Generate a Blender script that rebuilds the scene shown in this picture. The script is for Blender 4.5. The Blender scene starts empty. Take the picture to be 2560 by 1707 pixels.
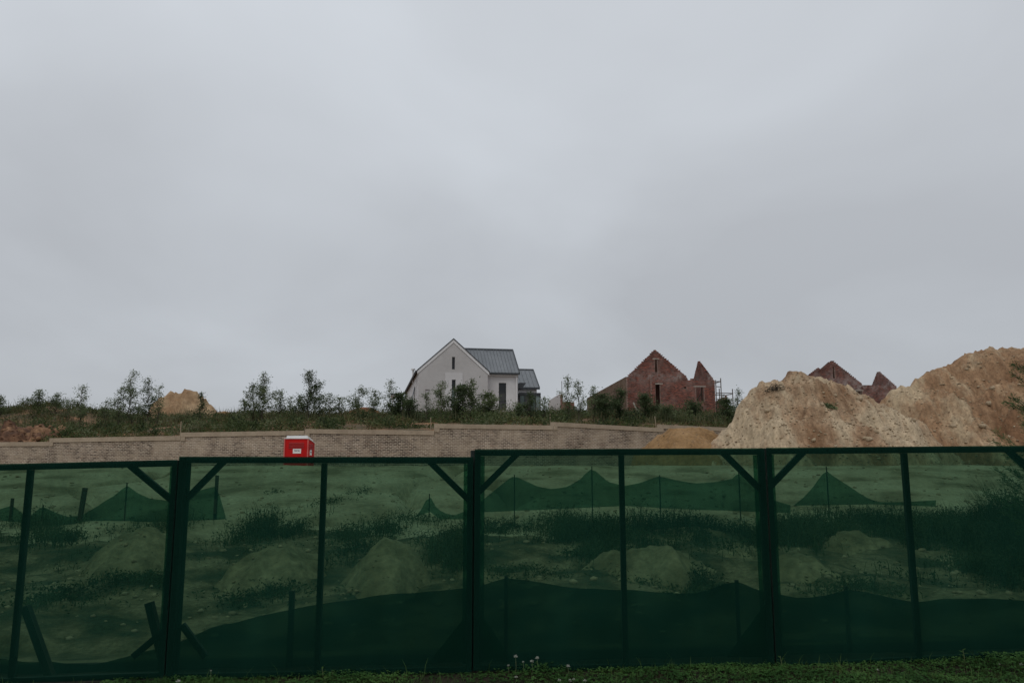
import bpy, math, random
import numpy as np
from mathutils import Vector, noise
R = math.radians
rng = np.random.default_rng(7)
random.seed(7)
SC = bpy.context.scene
COL = SC.collection

# ------------------------------------------------------------------ camera
EYE = 1.67
PITCH = R(8.9)
cam_d = bpy.data.cameras.new('camera')
cam_d.lens = 28.0
cam_d.sensor_width = 36.0
cam_d.clip_start = 0.1
cam_d.clip_end = 3000.0
cam = bpy.data.objects.new('camera', cam_d)
COL.objects.link(cam)
cam.location = (0, 0, EYE)
cam.rotation_euler = (math.pi / 2 + PITCH, 0, 0)
SC.camera = cam

# ------------------------------------------------------------------ world: overcast sky
SUN_EL, SUN_AZ = R(58), R(205)
wd = bpy.data.worlds.new('World')
SC.world = wd
wd.use_nodes = True
nt = wd.node_tree
nt.nodes.clear()
W = nt.nodes.new
L = nt.links.new
out = W('ShaderNodeOutputWorld')
bg = W('ShaderNodeBackground')
bg.inputs['Strength'].default_value = 0.10
sky = W('ShaderNodeTexSky')
sky.sky_type = 'NISHITA'
sky.sun_disc = False
sky.sun_elevation = SUN_EL
sky.sun_rotation = SUN_AZ
tc = W('ShaderNodeTexCoord')
sep = W('ShaderNodeSeparateXYZ')
L(tc.outputs['Generated'], sep.inputs[0])


def wmath(op, a, b=None):
    n = W('ShaderNodeMath')
    n.operation = op
    for i, v in enumerate((a, b)):
        if v is None:
            continue
        if isinstance(v, (int, float)):
            n.inputs[i].default_value = v
        else:
            L(v, n.inputs[i])
    return n.outputs[0]


zc = wmath('MAXIMUM', sep.outputs['Z'], 0.0)
den = wmath('ADD', zc, 0.45)
cx_ = wmath('DIVIDE', sep.outputs['X'], den)
cy_ = wmath('DIVIDE', sep.outputs['Y'], den)
comb = W('ShaderNodeCombineXYZ')
L(cx_, comb.inputs[0])
L(cy_, comb.inputs[1])
comb.inputs[2].default_value = 3.7
n1 = W('ShaderNodeTexNoise')
n1.inputs['Scale'].default_value = 1.5
n1.inputs['Detail'].default_value = 5.0
n1.inputs['Roughness'].default_value = 0.45
n1.inputs['Distortion'].default_value = 0.3
L(comb.outputs[0], n1.inputs['Vector'])
rmp = W('ShaderNodeValToRGB')
rmp.color_ramp.elements[0].position = 0.36
rmp.color_ramp.elements[0].color = (4.5, 4.71, 5.02, 1)
rmp.color_ramp.elements[1].position = 0.66
rmp.color_ramp.elements[1].color = (5.6, 5.92, 6.33, 1)
L(n1.outputs['Fac'], rmp.inputs[0])
# overcast skies brighten towards the zenith
grad = wmath('ADD', wmath('MULTIPLY', zc, 0.5), 0.9)
vm = W('ShaderNodeVectorMath')
vm.operation = 'SCALE'
L(rmp.outputs[0], vm.inputs[0])
L(grad, vm.inputs['Scale'])
mx = W('ShaderNodeMix')
mx.data_type = 'RGBA'
mx.inputs[0].default_value = 0.96
L(sky.outputs[0], mx.inputs[6])
L(vm.outputs[0], mx.inputs[7])
L(mx.outputs[2], bg.inputs['Color'])
L(bg.outputs[0], out.inputs[0])

sun_d = bpy.data.lights.new('sun', 'SUN')
sun_d.energy = 0.8
sun_d.angle = R(30)
sun_d.color = (1.0, 0.97, 0.92)
sun = bpy.data.objects.new('sun', sun_d)
COL.objects.link(sun)
sdir = Vector((math.sin(SUN_AZ) * math.cos(SUN_EL), math.cos(SUN_AZ) * math.cos(SUN_EL), math.sin(SUN_EL)))
sun.rotation_euler = sdir.to_track_quat('Z', 'Y').to_euler()
sun.location = (0, -20, 60)

SC.view_settings.view_transform = 'Standard'
SC.view_settings.look = 'None'
SC.view_settings.exposure = 0.0
SC.view_settings.gamma = 1.0
SC.view_settings.use_curve_mapping = False
SC.render.engine = 'CYCLES'
SC.cycles.transparent_max_bounces = 16
SC.cycles.max_bounces = 6

# ------------------------------------------------------------------ placing: photograph pixel + distance -> point
FP = 28.0 / 36.0 * 2560


def ray(px, py):
    a = (px - 1280) / FP
    b = (853.5 - py) / FP
    return Vector((a, math.cos(PITCH) - b * math.sin(PITCH), math.sin(PITCH) + b * math.cos(PITCH)))


def P(px, py, Y):
    d = ray(px, py)
    t = Y / d.y
    return Vector((d.x * t, Y, EYE + d.z * t))


class Frame:
    def __init__(self, x, y, z, yaw):
        self.O = Vector((x, y, z))
        self.yaw = yaw
        self.r = Vector((math.cos(yaw), math.sin(yaw), 0))
        self.n = Vector((-math.sin(yaw), math.cos(yaw), 0))

    def onv(self, px, py, v=0.0):
        """point of the plane at local depth v -> (u, z)"""
        C = Vector((0, 0, EYE)) - self.O
        d = ray(px, py)
        t = (v - self.n.dot(C)) / self.n.dot(d)
        X = C + d * t
        return self.r.dot(X), X.z

    def onu(self, px, py, u):
        C = Vector((0, 0, EYE)) - self.O
        d = ray(px, py)
        t = (u - self.r.dot(C)) / self.r.dot(d)
        X = C + d * t
        return self.n.dot(X), X.z


# ------------------------------------------------------------------ mesh helpers
class MB:
    def __init__(self):
        self.v = []
        self.f = []

    def quadbox(self, p):          # 8 points: bottom 4 (ccw), top 4
        b = len(self.v)
        self.v += [tuple(q) for q in p]
        self.f += [(b, b + 3, b + 2, b + 1), (b + 4, b + 5, b + 6, b + 7), (b, b + 1, b + 5, b + 4),
                   (b + 1, b + 2, b + 6, b + 5), (b + 2, b + 3, b + 7, b + 6), (b + 3, b, b + 4, b + 7)]

    def box(self, x0, x1, y0, y1, z0, z1):
        self.quadbox([(x0, y0, z0), (x1, y0, z0), (x1, y1, z0), (x0, y1, z0),
                      (x0, y0, z1), (x1, y0, z1), (x1, y1, z1), (x0, y1, z1)])

    def poly(self, pts):
        b = len(self.v)
        self.v += [tuple(q) for q in pts]
        self.f.append(tuple(range(b, b + len(pts))))

    def bar(self, a, c, w, d, up=Vector((0, 1, 0))):
        """a rectangular bar from a to c; w across, d along up"""
        a = Vector(a)
        c = Vector(c)
        t = (c - a).normalized()
        s = t.cross(up).normalized()
        u = s.cross(t).normalized()
        pts = []
        for e in (a, c):
            for i, j in ((-1, -1), (1, -1), (1, 1), (-1, 1)):
                pts.append(e + s * (w / 2 * i) + u * (d / 2 * j))
        self.quadbox(pts)

    def tube(self, pts, radii, n=6, cap=True):
        pts = [Vector(p) for p in pts]
        b = len(self.v)
        for i, p in enumerate(pts):
            t = (pts[min(i + 1, len(pts) - 1)] - pts[max(i - 1, 0)]).normalized()
            ref = Vector((1, 0, 0)) if abs(t.x) < 0.8 else Vector((0, 1, 0))
            s = t.cross(ref).normalized()
            u = t.cross(s)
            r = radii[i] if hasattr(radii, '__len__') else radii
            for k in range(n):
                a = 2 * math.pi * k / n
                self.v.append(tuple(p + s * (r * math.cos(a)) + u * (r * math.sin(a))))
        for i in range(len(pts) - 1):
            for k in range(n):
                k2 = (k + 1) % n
                self.f.append((b + i * n + k, b + i * n + k2, b + (i + 1) * n + k2, b + (i + 1) * n + k))
        if cap:
            self.f.append(tuple(b + k for k in range(n))[::-1])
            self.f.append(tuple(b + (len(pts) - 1) * n + k for k in range(n)))

    def mesh(self, name):
        m = bpy.data.meshes.new(name)
        m.from_pydata(self.v, [], self.f)
        m.update()
        return m


def np_mesh(name, verts, quads):
    m = bpy.data.meshes.new(name)
    nv, nf = len(verts), len(quads)
    k = quads.shape[1]
    m.vertices.add(nv)
    m.vertices.foreach_set('co', np.asarray(verts, dtype=np.float32).ravel())
    m.loops.add(nf * k)
    m.loops.foreach_set('vertex_index', np.asarray(quads, dtype=np.int32).ravel())
    m.polygons.add(nf)
    m.polygons.foreach_set('loop_start', np.arange(0, nf * k, k, dtype=np.int32))
    m.update(calc_edges=True)
    m.validate()
    return m


def leaves(centers, dirs, ln, wd, r, flat=0.35):
    """diamond leaves: centre, direction, length, width arrays"""
    n = len(centers)
    d = dirs / (np.linalg.norm(dirs, axis=1, keepdims=True) + 1e-9)
    rv = r.normal(size=(n, 3))
    rv[:, 2] *= flat
    s = np.cross(d, rv)
    s /= np.linalg.norm(s, axis=1, keepdims=True) + 1e-9
    L_ = (ln * r.uniform(0.6, 1.3, n))[:, None]
    W_ = (wd * r.uniform(0.7, 1.3, n))[:, None]
    a = centers
    tip = centers + d * L_
    mid = centers + d * L_ * 0.45
    V = np.stack([a, mid + s * W_ * 0.5, tip, mid - s * W_ * 0.5], axis=1).reshape(-1, 3)
    Q = np.arange(n * 4).reshape(n, 4)
    return V, Q


def link(name, mesh, mat, parent=None):
    if isinstance(mesh, MB):
        mesh = mesh.mesh(name)
    if mat is not None and not mesh.materials:
        mesh.materials.append(mat)
    o = bpy.data.objects.new(name, mesh)
    COL.objects.link(o)
    if parent is not None:
        o.parent = parent
    return o


def tag(o, label=None, cat=None, group=None, kind=None):
    if label:
        o['label'] = label
    if cat:
        o['category'] = cat
    if group:
        o['group'] = group
    if kind:
        o['kind'] = kind
    return o


def thing(name, label, cat, loc=(0, 0, 0), rz=0.0, group=None):
    o = bpy.data.objects.new(name, None)
    o.empty_display_size = 0.3
    COL.objects.link(o)
    o.location = loc
    o.rotation_euler = (0, 0, rz)
    return tag(o, label, cat, group)


def smooth(o):
    o.data.polygons.foreach_set('use_smooth', [True] * len(o.data.polygons))
    return o


# ------------------------------------------------------------------ materials
def new_mat(name):
    m = bpy.data.materials.new(name)
    m.use_nodes = True
    n = m.node_tree
    n.nodes.clear()
    o = n.nodes.new('ShaderNodeOutputMaterial')
    return m, n, o


def ramp_node(n, stops):
    r = n.nodes.new('ShaderNodeValToRGB')
    e = r.color_ramp.elements
    while len(e) < len(stops):
        e.new(0.5)
    for i, (p, c) in enumerate(stops):
        e[i].position = p
        e[i].color = (c[0], c[1], c[2], 1)
    return r


def noise_node(n, vec, scale, detail=5, rough=0.55, dist=0.0):
    t = n.nodes.new('ShaderNodeTexNoise')
    t.inputs['Scale'].default_value = scale
    t.inputs['Detail'].default_value = detail
    t.inputs['Roughness'].default_value = rough
    t.inputs['Distortion'].default_value = dist
    n.links.new(vec, t.inputs['Vector'])
    return t.outputs['Fac']


def mixc(n, fac, a, b, blend='MIX'):
    m = n.nodes.new('ShaderNodeMix')
    m.data_type = 'RGBA'
    m.blend_type = blend
    for s, v in ((0, fac), (6, a), (7, b)):
        if isinstance(v, (int, float)):
            m.inputs[s].default_value = v
        elif isinstance(v, tuple):
            m.inputs[s].default_value = (v[0], v[1], v[2], 1)
        else:
            n.links.new(v, m.inputs[s])
    return m.outputs[2]


def rough_mat(name, stops, scale=3.0, rough=0.9, fine=None, bump=0.3, bscale=40, spec=0.2, coord='Object', metallic=0.0,
              stretch=(1, 1, 1), island=0.0, detail=5, nr=0.55, grit=None):
    """colour from a noise ramp, a second finer noise, and fine relief"""
    m, n, o = new_mat(name)
    p = n.nodes.new('ShaderNodeBsdfPrincipled')
    p.inputs['Roughness'].default_value = rough
    p.inputs['Specular IOR Level'].default_value = spec
    p.inputs['Metallic'].default_value = metallic
    t = n.nodes.new('ShaderNodeTexCoord')
    mp = n.nodes.new('ShaderNodeMapping')
    mp.inputs['Scale'].default_value = stretch
    n.links.new(t.outputs[coord], mp.inputs[0])
    vec = mp.outputs[0]
    f = noise_node(n, vec, scale, detail, nr)
    r = ramp_node(n, stops)
    n.links.new(f, r.inputs[0])
    c = r.outputs[0]
    if grit:
        f5 = noise_node(n, t.outputs[coord], grit[0], 4, 0.7)
        r5 = ramp_node(n, [(0.36, (grit[1],) * 3), (0.5, (1, 1, 1)), (0.66, (grit[2],) * 3)])
        n.links.new(f5, r5.inputs[0])
        c = mixc(n, 1.0, c, r5.outputs[0], 'MULTIPLY')
    if fine:
        f2 = noise_node(n, vec, fine[0], 3, 0.6)
        r2 = ramp_node(n, [(0.3, (fine[1],) * 3), (0.7, (fine[2],) * 3)])
        n.links.new(f2, r2.inputs[0])
        c = mixc(n, 1.0, c, r2.outputs[0], 'MULTIPLY')
    if island:
        g = n.nodes.new('ShaderNodeNewGeometry')
        r3 = ramp_node(n, [(0.0, (1 - island,) * 3), (1.0, (1 + island,) * 3)])
        n.links.new(g.outputs['Random Per Island'], r3.inputs[0])
        c = mixc(n, 1.0, c, r3.outputs[0], 'MULTIPLY')
    n.links.new(c, p.inputs['Base Color'])
    if bump:
        b = n.nodes.new('ShaderNodeBump')
        b.inputs['Strength'].default_value = bump
        b.inputs['Distance'].default_value = 0.05
        n.links.new(noise_node(n, vec, bscale, 4, 0.6), b.inputs['Height'])
        n.links.new(b.outputs[0], p.inputs['Normal'])
    n.links.new(p.outputs[0], o.inputs[0])
    return m


def leaf_mat(name, cols, trans=0.3, spec=0.15, nscale=0.5):
    m, n, o = new_mat(name)
    p = n.nodes.new('ShaderNodeBsdfPrincipled')
    p.inputs['Roughness'].default_value = 0.6
    p.inputs['Specular IOR Level'].default_value = spec
    tl = n.nodes.new('ShaderNodeBsdfTranslucent')
    g = n.nodes.new('ShaderNodeNewGeometry')
    k = len(cols)
    r = ramp_node(n, [(i / max(1, k - 1), c) for i, c in enumerate(cols)])
    t = n.nodes.new('ShaderNodeTexCoord')
    f = noise_node(n, t.outputs['Object'], nscale, 3)
    a = n.nodes.new('ShaderNodeMath')
    a.operation = 'MULTIPLY_ADD'
    n.links.new(g.outputs['Random Per Island'], a.inputs[0])
    a.inputs[1].default_value = 0.38
    s = n.nodes.new('ShaderNodeMath')
    s.operation = 'MULTIPLY_ADD'
    n.links.new(f, s.inputs[0])
    s.inputs[1].default_value = 2.8
    s.inputs[2].default_value = -1.1
    n.links.new(s.outputs[0], a.inputs[2])
    n.links.new(a.outputs[0], r.inputs[0])
    n.links.new(r.outputs[0], p.inputs['Base Color'])
    n.links.new(r.outputs[0], tl.inputs['Color'])
    mx = n.nodes.new('ShaderNodeMixShader')
    mx.inputs[0].default_value = trans
    n.links.new(p.outputs[0], mx.inputs[1])
    n.links.new(tl.outputs[0], mx.inputs[2])
    n.links.new(mx.outputs[0], o.inputs[0])
    return m


def net_mat(name, tint, hole, body):
    """woven shade cloth: light through the holes and thin fibres, and a dark green weave"""
    m, n, o = new_mat(name)
    tr = n.nodes.new('ShaderNodeBsdfTransparent')
    tr.inputs['Color'].default_value = (*tint, 1)
    df = n.nodes.new('ShaderNodeBsdfDiffuse')
    t = n.nodes.new('ShaderNodeTexCoord')
    mp = n.nodes.new('ShaderNodeMapping')
    mp.inputs['Scale'].default_value = (1, 1, 0.35)
    n.links.new(t.outputs['Object'], mp.inputs[0])
    f = noise_node(n, mp.outputs[0], 2.2, 5, 0.6)
    r = ramp_node(n, [(0.3, tuple(c * 0.8 for c in body)), (0.75, tuple(c * 1.35 for c in body))])
    n.links.new(f, r.inputs[0])
    n.links.new(r.outputs[0], df.inputs['Color'])
    tl = n.nodes.new('ShaderNodeBsdfTranslucent')
    n.links.new(r.outputs[0], tl.inputs['Color'])
    ad = n.nodes.new('ShaderNodeMixShader')
    ad.inputs[0].default_value = 0.35
    n.links.new(df.outputs[0], ad.inputs[1])
    n.links.new(tl.outputs[0], ad.inputs[2])
    f2 = noise_node(n, mp.outputs[0], 9.0, 4, 0.65)
    mr = n.nodes.new('ShaderNodeMapRange')
    mr.inputs[1].default_value = 0.3
    mr.inputs[2].default_value = 0.7
    mr.inputs[3].default_value = hole * 0.88
    mr.inputs[4].default_value = hole * 1.12
    n.links.new(f2, mr.inputs[0])
    mx = n.nodes.new('ShaderNodeMixShader')
    n.links.new(mr.outputs[0], mx.inputs[0])
    n.links.new(ad.outputs[0], mx.inputs[1])
    n.links.new(tr.outputs[0], mx.inputs[2])
    n.links.new(mx.outputs[0], o.inputs[0])
    return m


def brick_mat(name, stops, smear, smear_amt, band=None):
    """per-brick tone, blotches of smeared mortar"""
    m, n, o = new_mat(name)
    p = n.nodes.new('ShaderNodeBsdfPrincipled')
    p.inputs['Roughness'].default_value = 0.92
    p.inputs['Specular IOR Level'].default_value = 0.15
    g = n.nodes.new('ShaderNodeNewGeometry')
    oi = n.nodes.new('ShaderNodeObjectInfo')
    ad = n.nodes.new('ShaderNodeMath')
    ad.operation = 'ADD'
    n.links.new(g.outputs['Random Per Island'], ad.inputs[0])
    n.links.new(oi.outputs['Random'], ad.inputs[1])
    fr = n.nodes.new('ShaderNodeMath')
    fr.operation = 'FRACT'
    n.links.new(ad.outputs[0], fr.inputs[0])
    r = ramp_node(n, stops)
    n.links.new(fr.outputs[0], r.inputs[0])
    t = g.outputs['Position']
    c = r.outputs[0]
    f3 = noise_node(n, t, 0.45, 6, 0.65)
    r3 = ramp_node(n, [(0.36, (0.58, 0.55, 0.52)), (0.5, (0.95,) * 3), (0.65, (1.12,) * 3)])
    n.links.new(f3, r3.inputs[0])
    c = mixc(n, 1.0, c, r3.outputs[0], 'MULTIPLY')
    f = noise_node(n, t, 0.8, 7, 0.68)
    rr = ramp_node(n, [(0.46, (0, 0, 0)), (0.62, (smear_amt,) * 3)])
    n.links.new(f, rr.inputs[0])
    fac = rr.outputs[0]
    if band:
        sp = n.nodes.new('ShaderNodeSeparateXYZ')
        n.links.new(t, sp.inputs[0])
        mr = n.nodes.new('ShaderNodeMapRange')
        mr.interpolation_type = 'SMOOTHSTEP'
        n.links.new(sp.outputs[2], mr.inputs[0])
        mr.inputs[1].default_value = band[0]
        mr.inputs[2].default_value = band[1]
        f4 = noise_node(n, t, 2.6, 5, 0.7)
        pk = ramp_node(n, [(0.0, (0, 0, 0)), (0.5, (1, 1, 1)), (1.0, (0, 0, 0))])
        n.links.new(mr.outputs[0], pk.inputs[0])
        r4 = ramp_node(n, [(0.42, (0, 0, 0)), (0.62, (0.8,) * 3)])
        n.links.new(f4, r4.inputs[0])
        bb = mixc(n, 1.0, pk.outputs[0], r4.outputs[0], 'MULTIPLY')
        fac = mixc(n, 1.0, fac, bb, 'ADD')
    c = mixc(n, fac, c, smear)
    n.links.new(c, p.inputs['Base Color'])
    b = n.nodes.new('ShaderNodeBump')
    b.inputs['Strength'].default_value = 0.4
    b.inputs['Distance'].default_value = 0.02
    n.links.new(noise_node(n, t, 30, 4, 0.6), b.inputs['Height'])
    n.links.new(b.outputs[0], p.inputs['Normal'])
    n.links.new(p.outputs[0], o.inputs[0])
    return m


M = {}
M['topsoil'] = rough_mat('topsoil', [(0.35, (0.018, 0.017, 0.010)), (0.62, (0.032, 0.026, 0.015)), (0.74, (0.085, 0.042, 0.022))], 2.2,
                         fine=(30, 0.7, 1.2), bump=0.6)
M['graded_soil'] = rough_mat('graded_soil', [(0.36, (0.20, 0.155, 0.09)), (0.48, (0.36, 0.29, 0.19)), (0.64, (0.46, 0.39, 0.27))], 0.6,
                             fine=(9, 0.72, 1.15), bump=0.7, bscale=14)
M['bank_soil'] = rough_mat('bank_soil', [(0.38, (0.08, 0.065, 0.034)), (0.52, (0.16, 0.10, 0.055)), (0.66, (0.29, 0.155, 0.08))], 0.6,
                           fine=(7, 0.65, 1.2), bump=0.7, bscale=10)
M['rough_soil'] = rough_mat('rough_soil', [(0.38, (0.04, 0.05, 0.025)), (0.49, (0.115, 0.095, 0.05)), (0.60, (0.24, 0.19, 0.115))], 1.3,
                            fine=(16, 0.6, 1.25), bump=0.8, bscale=20)
M['sand'] = rough_mat('sand', [(0.38, (0.20, 0.115, 0.062)), (0.47, (0.315, 0.21, 0.128)), (0.57, (0.43, 0.335, 0.222))], 0.6,
                      fine=(6, 0.68, 1.18), bump=1.0, bscale=9, stretch=(1.0, 0.4, 0.3), detail=9, nr=0.66, grit=(9, 0.76, 1.14))
M['sand_red'] = rough_mat('sand_red', [(0.39, (0.185, 0.10, 0.052)), (0.5, (0.29, 0.178, 0.10)), (0.60, (0.42, 0.32, 0.205))], 0.5,
                          fine=(6, 0.68, 1.18), bump=1.0, bscale=9, stretch=(1.0, 0.4, 0.3), detail=9, nr=0.66, grit=(9, 0.76, 1.14))
M['ochre_soil'] = rough_mat('ochre_soil', [(0.35, (0.21, 0.12, 0.05)), (0.65, (0.31, 0.19, 0.09))], 0.9, fine=(8, 0.7, 1.15), bump=0.8, bscale=10)
M['rust_soil'] = rough_mat('rust_soil', [(0.35, (0.13, 0.055, 0.028)), (0.65, (0.26, 0.10, 0.045))], 0.9, fine=(8, 0.7, 1.15), bump=0.8, bscale=10)
M['orange_rock'] = rough_mat('orange_rock', [(0.35, (0.06, 0.032, 0.02)), (0.5, (0.135, 0.068, 0.038)), (0.66, (0.27, 0.155, 0.085))], 0.8,
                             fine=(5, 0.6, 1.15), bump=0.9, bscale=7)
M['tan_rock'] = rough_mat('tan_rock', [(0.35, (0.25, 0.15, 0.08)), (0.65, (0.40, 0.28, 0.165))], 0.6, fine=(4, 0.7, 1.15), bump=0.9, bscale=6)
M['dark_heap'] = rough_mat('dark_heap', [(0.35, (0.15, 0.12, 0.065)), (0.65, (0.33, 0.26, 0.16))], 0.9, fine=(8, 0.65, 1.2), bump=0.8, bscale=12)
M['stone'] = rough_mat('stone', [(0.3, (0.27, 0.19, 0.115)), (0.7, (0.46, 0.37, 0.255))], 1.1, fine=(12, 0.75, 1.1), bump=0.6, bscale=18, island=0.25)
M['clod'] = rough_mat('clod', [(0.3, (0.25, 0.165, 0.10)), (0.7, (0.40, 0.30, 0.19))], 1.6, fine=(12, 0.8, 1.1), bump=0.5, bscale=18, island=0.25)
M['bed_brick'] = brick_mat('boundary_brick', [(0.0, (0.095, 0.072, 0.057)), (0.3, (0.16, 0.122, 0.095)), (0.6, (0.22, 0.17, 0.132)),
                                              (0.85, (0.30, 0.24, 0.185)), (1.0, (0.20, 0.135, 0.10))], (0.37, 0.295, 0.22), 0.75)
M['mortar'] = rough_mat('mortar', [(0.35, (0.38, 0.315, 0.245)), (0.65, (0.62, 0.535, 0.435))], 2.0, fine=(14, 0.8, 1.1), bump=0.3)
M['coping'] = rough_mat('coping', [(0.3, (0.285, 0.225, 0.165)), (0.55, (0.36, 0.29, 0.215)), (0.75, (0.40, 0.33, 0.25))], 0.9, fine=(12, 0.85, 1.08), bump=0.25)
M['red_brick'] = brick_mat('red_brick', [(0.0, (0.085, 0.042, 0.034)), (0.4, (0.155, 0.067, 0.051)), (0.8, (0.215, 0.082, 0.061)), (1.0, (0.32, 0.10, 0.068))],
                           (0.36, 0.30, 0.27), 0.25, band=(9.6, 11.6))
M['red_brick_far'] = brick_mat('red_brick_far', [(0.0, (0.09, 0.047, 0.04)), (0.5, (0.165, 0.078, 0.062)), (1.0, (0.26, 0.11, 0.085))],
                               (0.36, 0.30, 0.28), 0.45, band=(9.6, 12.6))
M['bagged_brick'] = brick_mat('bagged_brick', [(0.0, (0.13, 0.085, 0.06)), (0.5, (0.18, 0.12, 0.085)), (1.0, (0.22, 0.15, 0.10))], (0.25, 0.19, 0.14), 0.6)
M['red_mortar'] = rough_mat('red_mortar', [(0.35, (0.22, 0.15, 0.12)), (0.65, (0.36, 0.27, 0.225))], 1.4, fine=(10, 0.8, 1.1), bump=0.2)
M['shaded_brick'] = rough_mat('shaded_brick', [(0.35, (0.07, 0.04, 0.03)), (0.65, (0.12, 0.062, 0.046))], 1.4, fine=(10, 0.8, 1.1), bump=0.2)  # brick of the inner walls, deep interior shade put into its colour
M['bag_mortar'] = rough_mat('bag_mortar', [(0.35, (0.16, 0.12, 0.09)), (0.65, (0.22, 0.17, 0.125))], 1.4, fine=(10, 0.8, 1.1), bump=0.2)
M['concrete'] = rough_mat('concrete', [(0.35, (0.33, 0.30, 0.25)), (0.65, (0.46, 0.42, 0.36))], 2.0, bump=0.2)
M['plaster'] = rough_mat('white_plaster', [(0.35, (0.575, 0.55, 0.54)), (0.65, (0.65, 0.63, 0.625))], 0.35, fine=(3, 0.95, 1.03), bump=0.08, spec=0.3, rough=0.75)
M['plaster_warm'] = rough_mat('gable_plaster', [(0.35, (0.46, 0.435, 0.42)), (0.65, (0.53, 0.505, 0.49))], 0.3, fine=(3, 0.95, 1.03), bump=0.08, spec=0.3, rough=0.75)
M['white_trim'] = rough_mat('white_trim', [(0.35, (0.66, 0.64, 0.63)), (0.65, (0.72, 0.70, 0.69))], 0.8, bump=0.05, spec=0.3, rough=0.7)
M['roof'] = rough_mat('grey_roof_metal', [(0.35, (0.115, 0.125, 0.135)), (0.65, (0.15, 0.16, 0.17))], 0.5, fine=(2.0, 0.93, 1.05), bump=0.04, rough=0.45, spec=0.5)
M['roof_edge'] = rough_mat('charcoal_metal', [(0.35, (0.035, 0.04, 0.045)), (0.65, (0.055, 0.06, 0.065))], 1.0, bump=0.05, rough=0.5, spec=0.4)
M['frame_dark'] = rough_mat('window_frame_dark', [(0.35, (0.018, 0.02, 0.024)), (0.65, (0.028, 0.03, 0.034))], 2.0, bump=0.03, rough=0.4, spec=0.5)
M['steel'] = rough_mat('scaffold_steel', [(0.35, (0.07, 0.055, 0.05)), (0.65, (0.16, 0.13, 0.11))], 3.0, bump=0.2, rough=0.6, spec=0.4)
M['timber'] = rough_mat('grey_timber', [(0.35, (0.24, 0.19, 0.13)), (0.65, (0.36, 0.30, 0.21))], 3.0, bump=0.3, stretch=(1, 1, 0.2))
M['dark_timber'] = rough_mat('dark_timber', [(0.35, (0.03, 0.026, 0.02)), (0.65, (0.06, 0.05, 0.036))], 4.0, bump=0.4, stretch=(1, 1, 0.2))
M['red_plastic'] = rough_mat('red_plastic', [(0.35, (0.41, 0.007, 0.007)), (0.65, (0.49, 0.011, 0.010))], 1.5, fine=(5, 0.92, 1.05), bump=0.05, rough=0.55, spec=0.15)
M['red_edge'] = rough_mat('worn_red_edge', [(0.35, (0.48, 0.09, 0.08)), (0.65, (0.55, 0.16, 0.14))], 3, bump=0.05, rough=0.5)
M['red_slot'] = rough_mat('red_louvre', [(0.35, (0.24, 0.008, 0.008)), (0.65, (0.30, 0.01, 0.01))], 3, bump=0.05, rough=0.5)
M['pale_plastic'] = rough_mat('pale_plastic', [(0.35, (0.62, 0.62, 0.62)), (0.65, (0.72, 0.71, 0.70))], 2.0, bump=0.03, rough=0.5)
M['ink'] = rough_mat('dark_ink', [(0.35, (0.02, 0.015, 0.05)), (0.65, (0.03, 0.02, 0.06))], 5, bump=0)
M['fence_frame'] = rough_mat('green_black_frame', [(0.35, (0.008, 0.013, 0.011)), (0.65, (0.016, 0.024, 0.02))], 3.0, fine=(20, 0.7, 1.3), bump=0.2, rough=0.65, spec=0.25)
M['net'] = net_mat('green_shade_net', (0.56, 1.0, 0.74), 0.25, (0.007, 0.033, 0.023))
M['low_net'] = net_mat('low_green_net', (0.6, 1.0, 0.8), 0.30, (0.008, 0.034, 0.026))
M['foot_net'] = net_mat('foot_green_net', (0.6, 1.0, 0.8), 0.14, (0.005, 0.024, 0.017))
M['patch_net'] = net_mat('patch_green_net', (0.6, 1.0, 0.8), 0.5, (0.006, 0.036, 0.024))
M['bark'] = rough_mat('bark', [(0.35, (0.05, 0.042, 0.032)), (0.65, (0.11, 0.09, 0.07))], 3.0, bump=0.4, stretch=(1, 1, 0.3))
M['leaf'] = leaf_mat('sapling_leaf', [(0.045, 0.065, 0.03), (0.085, 0.115, 0.05), (0.13, 0.165, 0.075), (0.18, 0.21, 0.115)], nscale=1.5)
M['leaf_dark'] = leaf_mat('bush_leaf', [(0.022, 0.035, 0.016), (0.045, 0.068, 0.028), (0.075, 0.105, 0.045), (0.11, 0.14, 0.07)], nscale=1.5)
M['leaf_light'] = leaf_mat('pale_sapling_leaf', [(0.06, 0.085, 0.035), (0.10, 0.13, 0.055), (0.14, 0.17, 0.08)])
M['needle'] = leaf_mat('feathery_needle', [(0.04, 0.075, 0.028), (0.08, 0.125, 0.042), (0.12, 0.17, 0.06)])
M['weed'] = leaf_mat('bank_weed', [(0.025, 0.036, 0.013), (0.05, 0.075, 0.024), (0.075, 0.10, 0.033), (0.13, 0.085, 0.045), (0.10, 0.125, 0.042), (0.16, 0.16, 0.065), (0.17, 0.19, 0.125)], nscale=0.6)
M['shrub'] = leaf_mat('undergrowth_leaf', [(0.018, 0.028, 0.012), (0.035, 0.055, 0.02), (0.06, 0.085, 0.03), (0.10, 0.125, 0.05), (0.15, 0.16, 0.09)], nscale=0.45)
M['stalk'] = leaf_mat('dry_stalk', [(0.05, 0.06, 0.028), (0.10, 0.10, 0.05), (0.17, 0.145, 0.08)])
M['reed'] = leaf_mat('slope_weed', [(0.022, 0.04, 0.018), (0.045, 0.07, 0.028), (0.07, 0.095, 0.045)])
M['grass'] = leaf_mat('verge_grass', [(0.025, 0.054, 0.013), (0.052, 0.10, 0.023), (0.095, 0.15, 0.036)], trans=0.25, nscale=1.5)
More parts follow.
